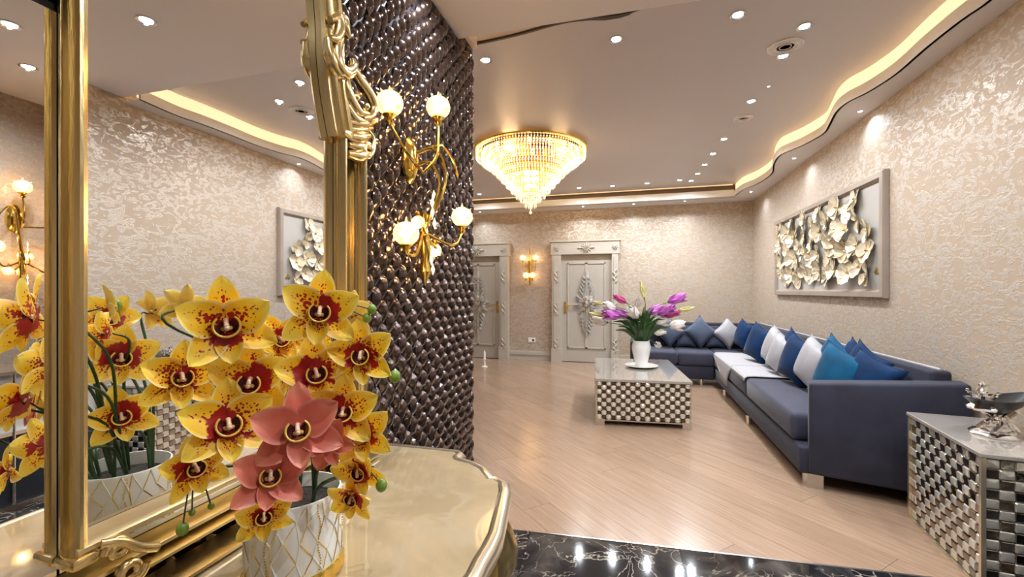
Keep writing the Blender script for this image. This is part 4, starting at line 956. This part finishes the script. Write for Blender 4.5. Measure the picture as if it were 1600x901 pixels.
mb = MB(); n = len(gp); mb.add([T3(XM, *g) for g in gp] + [T3(XM - .01, *g) for g in gp], [list(range(n)), list(range(n, 2 * n))[::-1]] + [(i, (i + 1) % n, n + (i + 1) % n, n + i) for i in range(n)])
mb.build('mirror_glass', 'mirror', mi, 0)
for ya_, yb_ in ((1.36, 1.46), (2 * YM - 1.46, 2 * YM - 1.36)):
    mb = MB(); mb.box(T3(XM - .01, ya_, .80), T3(XM, yb_, 1.90)); mb.build('side_glass', 'mirror', mi, 0)
mb = MB(); mb.box(T3(XM - .01, .56, .84), T3(XM - .001, 1.355, .885)); mb.build('lower_glass', 'mirror', mi, 0)
MB().box(T3(XM - .028, .44, .80), T3(XM - .012, 1.475, 1.92)).build('backing', 'black_matte', mi, 0)
pr = T3(XM - .03, YM, 2.2)
# jamb profile: x proud of the glass, y across
def jamb(y0, y1, z0_, z1_, name='column'):
    w_ = y1 - y0; h = .047
    prof = [(.0015, 0.002), (.012, 0.0), (.013, .004), (.020, .0), (.024, .002), (.030, -.001), (h * .82, .003), (h, .010), (h + .002, w_ * .5), (h - .003, w_ * .8), (h - .014, w_), (.0015, w_)]
    mb = MB(); mb.add([T3(XM + a, y0 + b, z0_) for a, b in prof] + [T3(XM + a, y0 + b, z1_) for a, b in prof], [list(range(len(prof)))[::-1], list(range(len(prof), 2 * len(prof)))] + [(i, (i + 1) % len(prof), len(prof) + (i + 1) % len(prof), len(prof) + i) for i in range(len(prof))])
    return mb.build(name, 'gold', mi, 25)
for y0, y1 in ((1.331, 1.361), (2 * YM - 1.361, 2 * YM - 1.331), (1.456, 1.482), (2 * YM - 1.482, 2 * YM - 1.456)): jamb(y0, y1, .87, ZT + .01 + (.1 if y0 < YM else 0))
# arch frame swept along the curve
apth = [(y_ + .012, z_) for y_, z_ in arch]; apth = apth + [(2 * YM - y_, lift(z_)) for y_, z_ in apth[:-1]][::-1]
ap = catmull([T3(XM, *q) for q in apth], 5)
MB().sweep(ap, [(-.046, .0015), (-.048, .025), (-.040, .036), (-.028, .036), (-.024, .046), (-.012, .054), (-.004, .050), (.000, .042), (.006, .042), (.012, .056), (.026, .060), (.038, .050), (.046, .03), (.048, .0015)], axis=Vector((1, 0, 0))).build('arch_frame', 'gold', mi, 40)
# rails
def rail(z0_, z1_, name, x0=XM, h=.05, ya_=.56, yb_=1.36):
    H = z1_ - z0_; prof = [(0.0015, 0), (h * .7, H * .05), (h, H * .3), (h * .98, H * .55), (h * .80, H * .68), (h * .62, H * .74), (h * .35, H * .84), (0.0015, H)]
    mb = MB(); mb.add([T3(x0 + a, ya_, z0_ + b) for a, b in prof] + [T3(x0 + a, yb_, z0_ + b) for a, b in prof], [list(range(len(prof))), list(range(len(prof), 2 * len(prof)))[::-1]] + [(i, (i + 1) % len(prof), len(prof) + (i + 1) % len(prof), len(prof) + i) for i in range(len(prof))])
    return mb.build(name, 'gold_rail', mi, 30)
rail(.877, .912, 'rail'); rail(.815, .845, 'rail', ya_=.42, yb_=1.49); rail(.790, .812, 'rail', h=.06, ya_=.42, yb_=1.49)
rail(ZC, .748, 'base_rail', h=.075, ya_=.40, yb_=1.51)
# blocks joining the lower rail to the base
for yc in (2 * YM - 1.346, 1.346, 1.47, 2 * YM - 1.47):
    MB().rbox(T3(XM, yc - .02, ZC + .02), T3(XM + .05, yc + .02, .80), .008, 2).build('pier', 'gold', mi)
    MB().rbox(T3(XM, yc - .022, .862), T3(XM + .058, yc + .022, .885), .008, 2).build('plinth', 'gold', mi)
    zq = ZT + (.1 if yc < YM else 0); MB().rbox(T3(XM, yc - .022, zq - .01), T3(XM + .06, yc + .022, zq + .02), .008, 2).build('capital', 'gold', mi)
# scrolls
def spiral(c, r0, r1, a0_, turns, n=26, x_=.03):
    return [Vector((x_, c[0] + (r0 + (r1 - r0) * k / n) * math.cos(a0_ + turns * 2 * PI * k / n), c[1] + (r0 + (r1 - r0) * k / n) * math.sin(a0_ + turns * 2 * PI * k / n))) for k in range(n + 1)]
for sg in (1, -1):
    Y = lambda y_: sg * (y_ - YM)
    def S2(pts, rad, name):
        pts = [Vector((p.x, sg * p.y, p.z + (.1 if sg < 0 and p.z > 1 else 0))) for p in pts]; MB().tube(pts, rad, 8, flat=1.0).build(name, 'gold', mi, 60)
    z = lambda v_: v_ - ZC
    def q_(px, py, x_=.055):
        p = PX(px, py, XM + x_); return Vector((x_, p.y - YM, p.z - ZC))
    def line(pts, r, name, n=5, x_=.055):
        pts = catmull([q_(a, b, x_) for a, b in pts], n); m = len(pts) - 1; r *= 1.55
        S2(pts, [r * (.55 + .6 * math.sin(PI * i / m)) for i in range(m + 1)], name)
    # bracket and oval C scroll on the arch shoulder
    line([(516, 30), (527, 28), (530, 45), (524, 60), (515, 58)], .012, 'acanthus_leaf')
    line([(528, 22), (538, 30), (541, 48), (546, 60)], .009, 'acanthus_leaf')
    line([(533, 62), (526, 80), (529, 104), (541, 115), (552, 106), (550, 92)], .014, 'scroll')
    line([(512, 60), (516, 90), (527, 115), (540, 122)], .014, 'scroll', x_=.045)
    # long S scroll running down to the outer capital
    line([(541, 112), (552, 108), (559, 122), (568, 134), (578, 150), (584, 168), (578, 182), (566, 184)], .013, 'scroll')
    line([(541, 118), (543, 140), (549, 160), (560, 175), (574, 178)], .013, 'scroll')
    line([(541, 150), (543, 168), (552, 184), (566, 190), (580, 186)], .012, 'scroll', x_=.045)
    for a, b in ((557, 152), (573, 166)):
        MB().sphere((0, 0, 0), .012, 10, 8).build('bead', 'gold', mi, loc=Vector((q_(a, b, .068).x, sg * q_(a, b, .068).y, q_(a, b, .068).z)))
    # capital of the outer column: stacked mouldings and a side volute
    for (pa, pb, zz, r) in ((541, 584, 190, .011), (543, 580, 200, .007), (542, 577, 212, .013), (544, 575, 226, .010), (543, 578, 240, .012)):
        line([(pa, zz), ((pa + pb) / 2, zz + 3), (pb, zz)], r * 1.2, 'capital', 3, .04)
    line([(576, 204), (583, 216), (582, 234), (575, 244), (569, 236), (572, 224), (577, 226)], .007, 'scroll', x_=.05)
    # small scrolls at the lower corners
    yi = 1.331
    S2(spiral((yi - .035 - YM, z(.868)), .022, .004, 0, 1.4, x_=.055), [.009] * 27, 'scroll')
    S2(spiral((yi - .055 - YM, z(.815)), .028, .005, PI, 1.4, x_=.062), [.010] * 27, 'scroll')
    S2(catmull([(.05, yi - .01 - YM, z(.89)), (.06, yi - .04 - YM, z(.88)), (.06, yi - .075 - YM, z(.85)), (.055, yi - .11 - YM, z(.83))], 5), [.010] * 16, 'scroll')

# ------------------------------------------------------------------ dark cabinet in the foyer (seen only in the mirror)
cb = thing('low_cabinet', (1.72, 1.35, 0), 'dark low cabinet with chrome rails, seen reflected at the lower left', 'cabinet')
MB().box((.0, 0, 0.02), (.40, .93, .46)).build('body', 'cabinet_dark', cb, 0)
MB().box((.02, 0.02, .46), (.38, .91, .84)).build('upper_panel', 'cabinet_pale', cb, 0)
for z_ in (.0, .46, .845): MB().box((-.012, -.01, z_), (.41, .94, z_ + .022)).build('chrome_rail', 'silver', cb, 0)
for y_ in (.0, .46, .92): MB().tube([(-.01, y_, .02), (-.01, y_, .86)], .009, 8).build('chrome_post', 'silver', cb)

# ------------------------------------------------------------------ orchid arrangement
VC = Vector((-.765, .845, ZC)); RV = .103; HV = .195
ov = thing('orchid_vase', VC, 'white cylindrical vase with gold crackle lines and gold ribbed foot', 'vase')
def wobv(a, z): return 1 + .004 * math.cos(9 * a + z * 40)
MB().lathe([(RV * .97, .035), (RV, .05), (RV, HV - .004), (RV * .985, HV), (RV * .955, HV), (RV * .95, HV - .006), (RV * .93, .05), (.001, .045)], 48, wob=wobv).build('vase_body', 'vase_white', ov)
MB().lathe([(.001, 0), (RV * .98, 0), (RV * 1.04, .006), (RV * 1.05, .022), (RV * 1.0, .036), (.001, .036)], 96, wob=lambda a, z: 1 + .018 * math.cos(24 * a)).build('gold_foot', 'gold_bright', ov)
MB().lathe([(.001, HV - .03), (RV * .92, HV - .035), (RV * .92, HV - .05), (.001, HV - .05)], 32).build('soil', 'soil', ov)
# relief lines
random.seed(5)
ln = MB(); cols = 18; rws = 4; nodes = {}
for i in range(cols):
    for j in range(rws + 1):
        nodes[(i, j)] = (2 * PI * (i + (.5 if j % 2 else 0) + random.uniform(-.28, .28)) / cols, .04 + (HV - .042) * min(1, max(0, (j + (random.uniform(-.22, .22) if 0 < j < rws else 0)) / rws)))
def arc(p, q, r, n=4):
    if abs(p[0] - q[0]) > PI: q = (q[0] + (2 * PI if q[0] < p[0] else -2 * PI), q[1])
    out = []
    for k in range(n + 1):
        a = p[0] + (q[0] - p[0]) * k / n + .02 * math.sin(3.1 * k); z = p[1] + (q[1] - p[1]) * k / n; out.append(Vector((r * math.cos(a), r * math.sin(a), z)))
    return out
gl_ = MB()
for i in range(cols):
    for j in range(rws):
        t1 = (i, j + 1); t2 = ((i + 1) % cols, j + 1) if j % 2 else ((i - 1) % cols, j + 1)
        ln.tube(arc(nodes[(i, j)], nodes[t1], RV * 1.003), .0012, 5, False)
        if random.random() < .8: gl_.tube(arc(nodes[(i, j)], nodes[t2], RV * 1.004), .0018, 5, False)
ln.build('gold_crackle', 'gold_bright', ov)['kind'] = 'stuff'; gl_.build('white_crackle', 'vase_white', ov)['kind'] = 'stuff'
bd_ = MB()
for a in (-1.4, -.35, .6, 1.5, 2.6, 3.7):
    for k in range(24): bd_.sphere((RV * 1.006 * math.cos(a + .03 * math.sin(k * .5)), RV * 1.006 * math.sin(a + .03 * math.sin(k * .5)), .045 + k * .0062), .0022, 5, 4)
bd_.build('gold_beads', 'gold_bright', ov)['kind'] = 'stuff'

# orchid flower meshes
def petal_mesh(mat, Lp, Wp, curl, cup, point=.75, ruff=.0015):
    mb, uv = petal_mb(Lp, Wp, curl, cup, 8, 10, point, ruff); return mb.mesh('petal', mat, 0, recalc=False, uvs=uv)
PT = {}
for key, mat in (('y', 'petal_yellow'), ('p', 'petal_pink'), ('l', 'petal_pale')):
    PT[key] = dict(sepal=[petal_mesh(mat, .062, .040, .10, .25, .85), petal_mesh(mat, .062, .042, -.1, .35, .8)], petal=[petal_mesh(mat, .060, .052, .15, .30, .72), petal_mesh(mat, .061, .050, -.05, .40, .78)])
    for d_ in PT[key].values():
        for me in d_: me.shade_smooth()
def column_mesh():
    mb = MB(); mb.tube(catmull([(0, .004, -.002), (0, .006, .006), (0, .004, .012), (0, -.002, .016)], 4), [.0036] * 6 + [.003] * 5 + [.0034] * 2, 8); mb.sphere((0, -.004, .0165), .0038, 8, 6); return mb
colm = {'y': column_mesh().mesh('flower', 'cap_white', 60)}
def lip_mesh(matin, matout):
    """cup shaped lip with a pale rolled rim and a hanging tongue"""
    mb = MB(); n = 14; vs = []; fs = []
    prof = [(.002, .003), (.011, .003), (.0155, .009), (.0145, .015)]
    for j, (r, z_) in enumerate(prof):
        for k in range(n + 1):
            a = PI * .72 + (PI * 1.56) * k / n; vs.append((r * math.cos(a) * 1.05, r * math.sin(a) - .001, z_))
    for j in range(3):
        for k in range(n): a = j * (n + 1) + k; fs.append((a, a + 1, a + n + 2, a + n + 1))
    mb.add(vs, fs); base = mb.mesh('lip', matin, 60, recalc=False)
    rim = MB(); rim.tube([vs[3 * (n + 1) + k] for k in range(n + 1)], .0015, 5)
    return base, rim.mesh('lip_rim', matout)
simple('rim_yellow', (0.95, 0.62, 0.10), 0.35)
lipb, liprim = lip_mesh('lip_inner', 'rim_yellow')
tg, tguv = petal_mb(.030, .026, .9, .5, 6, 6, .7); 
TG = {'y': tg.mesh('lip_tongue', 'petal_yellow', 60, recalc=False, uvs=tguv)}
TG['p'] = tg.mesh('lip_tongue', 'petal_pink', 60, recalc=False, uvs=tguv)
eye = MB(); eye.sphere((-.004, -.005, .006), .0035, 7, 5); eye.sphere((.004, -.005, .006), .0035, 7, 5); eye = eye.mesh('lip_crest', 'gold_dull')
simple('crest', (0.85, 0.45, 0.08), 0.4); eye.materials.clear(); eye.materials.append(M['crest'])
def orchid(parent, p, facing, roll, size, key='y', droop=0.0):
    """p: world position; facing: direction; size: radius of the flower in metres"""
    f = facing.normalized(); upv = Vector((0, 0, 1)); x_ = upv.cross(f).normalized(); y_ = f.cross(x_)
    R = Matrix((x_, y_, f)).transposed().to_4x4() @ Matrix.Rotation(roll, 4, 'Z')
    s_ = size / .064
    o = link('flower', colm['y'], parent); o.matrix_local = Matrix.Translation(p - parent.location) @ R @ Matrix.Diagonal((s_, s_, s_, 1))
    P_ = PT[key]; rnd = random.uniform
    link('petal', random.choice(P_['sepal']), o, (0, .004, -.001), (.10 + rnd(-.15, .2) - droop, rnd(-.15, .15), rnd(-.1, .1)))
    for sg in (1, -1): link('petal', random.choice(P_['sepal']), o, (-sg * .003, -.004, -.0015), (.05 + rnd(-.15, .25) - droop, rnd(-.2, .2), sg * (2.22 + rnd(-.12, .12))))
    for sg in (1, -1): link('petal', random.choice(P_['petal']), o, (-sg * .003, .001, .001), (.18 + rnd(-.1, .25) - droop, rnd(-.2, .2), sg * (1.08 + rnd(-.12, .12))))
    l = link('lip', lipb, o); link('lip_rim', liprim, o); link('lip_crest', eye, o)
    link('lip_tongue', TG.get(key, TG['y']), o, (0, -.010, .008), (-.35, 0, PI), (1.25,) * 3)
    return o
tocam = lambda p: (Vector((0, 0, CAMZ)) - p)
def spray(label, base, flowers, buds=(), matst='stem_dark', hub=None):
    b = VC + Vector((base[0], base[1], HV - .035)); t = thing('orchid_spray', b, label, 'orchid', 'orchids in the gold and white vase')
    ps = []
    for i, fl in enumerate(flowers):
        px, py, dep, dia, key, yawo, pit, roll = fl
        p = PD(px, py, dep); f = tocam(p).normalized(); f = Matrix.Rotation(yawo, 3, 'Z') @ f
        hr = Vector((0, 0, 1)).cross(f).normalized(); f = Matrix.Rotation(-pit, 3, hr) @ f
        orchid(t, p, f, roll, dia / 2 / FPX * dep, key); ps.append((p, f))
    mb = MB()
    for p, f in ps:
        back = p - f * .012; mid = b + Vector(((p.x - b.x) * .25, (p.y - b.y) * .25, max((p.z - b.z) * .65, .06))); m2 = p - f * .05 + Vector((0, 0, -.02 if p.z > b.z + .1 else .03))
        mb.tube(catmull([b - b, mid - b, m2 - b, back - b], 6), [.0035] * 10 + [.0028] * 6 + [.002] * 3, 6)
    for px, py, dep, r in buds:
        p = PD(px, py, dep); q = ps[0][0]; m = min(ps, key=lambda w_: (w_[0] - p).length)[0]
        mb.tube(catmull([m - b - (tocam(m).normalized()) * .03, (m + p) / 2 - b + Vector((0, 0, .012)), p - b], 5), .0016, 5)
    mb.build('stem', matst, t, 60)
    for px, py, dep, r in buds:
        p = PD(px, py, dep); bdm = MB(); bdm.sphere((0, 0, 0), r / FPX * dep, 10, 8, (1, 1, 1.15)); bdm.build('bud', 'bud', t, loc=p - b)
    return t
random.seed(21)
spray('tall yellow orchid spray with the largest red-blotched flower, left', (-.01, -.03), [(353, 507, .84, 150, 'y', .05, -.05, .12), (285, 480, .93, 74, 'l', 2.6, .2, .3), (391, 597, .87, 132, 'y', -.15, -.1, -.1)])
spray('yellow orchid spray at the upper right with a green bud', (.03, .03), [(500, 486, .88, 128, 'y', -.05, -.05, -.12), (437, 530, .98, 92, 'y', .3, .0, .5), (493, 582, .90, 122, 'y', .1, -.1, .15)], [(581, 483, .93, 7), (573, 496, .93, 7)])
spray('yellow orchid spray reaching the far left over the mirror rail', (-.03, -.01), [(283, 590, .85, 118, 'y', .15, .05, -.05), (357, 662, .83, 142, 'y', .05, -.05, .08), (303, 728, .85, 108, 'y', .3, -.35, .2)], [(285, 826, .86, 9), (300, 800, .88, 5), (330, 790, .88, 5)])
spray('yellow orchid spray arching right with spotted flowers', (.05, .0), [(567, 555, .92, 112, 'y', -.35, -.05, .15), (536, 643, .90, 118, 'y', -.1, -.05, -.1), (566, 676, .92, 104, 'y', -.3, -.15, .2)], [(617, 588, .95, 9)])
spray('yellow orchid spray drooping low at the right of the vase', (.06, -.02), [(563, 735, .96, 90, 'y', -.5, -.5, .3), (552, 776, .98, 84, 'y', -.6, -.6, -.2)], [(596, 758, .93, 9)])
spray('coral pink orchid spray at the front centre', (.02, -.05), [(466, 670, .80, 142, 'p', -.05, -.05, .1), (421, 742, .79, 122, 'p', .1, -.15, -.15), (512, 690, .88, 95, 'p', -.4, -.3, .5)])
spray('yellow orchid hanging lowest in front of the vase', (.0, -.06), [(412, 804, .82, 92, 'y', .0, -.45, .0)])
# flowers turned to the mirror: pixel given in the mirror image, then mirrored
def mspray(label, base, flowers, buds=()):
    b = VC + Vector((base[0], base[1], HV - .035)); t = thing('orchid_spray', b, label, 'orchid', 'orchids in the gold and white vase'); mb = MB()
    for px, py, dep, dia, key, yawo, pit, roll in flowers:
        pv = PD(px, py, dep); p = Vector((max(2 * XM - pv.x, XM + .09), pv.y, pv.z)); f = tocam(pv).normalized(); f = Matrix.Rotation(yawo, 3, 'Z') @ f; f = Vector((-f.x, f.y, f.z + pit))
        orchid(t, p, f, roll, dia / 2 / FPX * dep, key)
        mid = b + Vector(((p.x - b.x) * .2, (p.y - b.y) * .2, max((p.z - b.z) * .6, .06))); mb.tube(catmull([b - b, mid - b, p - f.normalized() * .04 - b, p - f.normalized() * .01 - b], 6), [.0035] * 12 + [.0022] * 7, 6)
    mb.build('stem', 'stem_dark', t, 60)
    for px, py, dep, r in buds:
        pv = PD(px, py, dep); p = Vector((2 * XM - pv.x, pv.y, pv.z)); bdm = MB(); bdm.sphere((0, 0, 0), r / FPX * dep, 10, 8, (1, 1, 1.2)); bdm.build('bud', 'bud', t, loc=p - b)
        MB().tube([p - b, p - b + Vector((.02, .01, -.05))], .0016, 5).build('stem', 'stem_dark', t)
mspray('yellow orchid spray turned to the mirror, seen mirrored at the left', (-.05, .03), [(188, 558, 1.16, 105, 'y', .1, -.1, .1), (190, 650, 1.14, 98, 'y', .0, -.1, -.2)])
mspray('upper orchid spray facing the mirror with a pale backside flower', (-.03, .05), [(168, 498, 1.2, 84, 'y', .3, .1, .5), (238, 488, 1.3, 70, 'l', 2.4, .3, .2)], [(180, 478, 1.2, 9)])
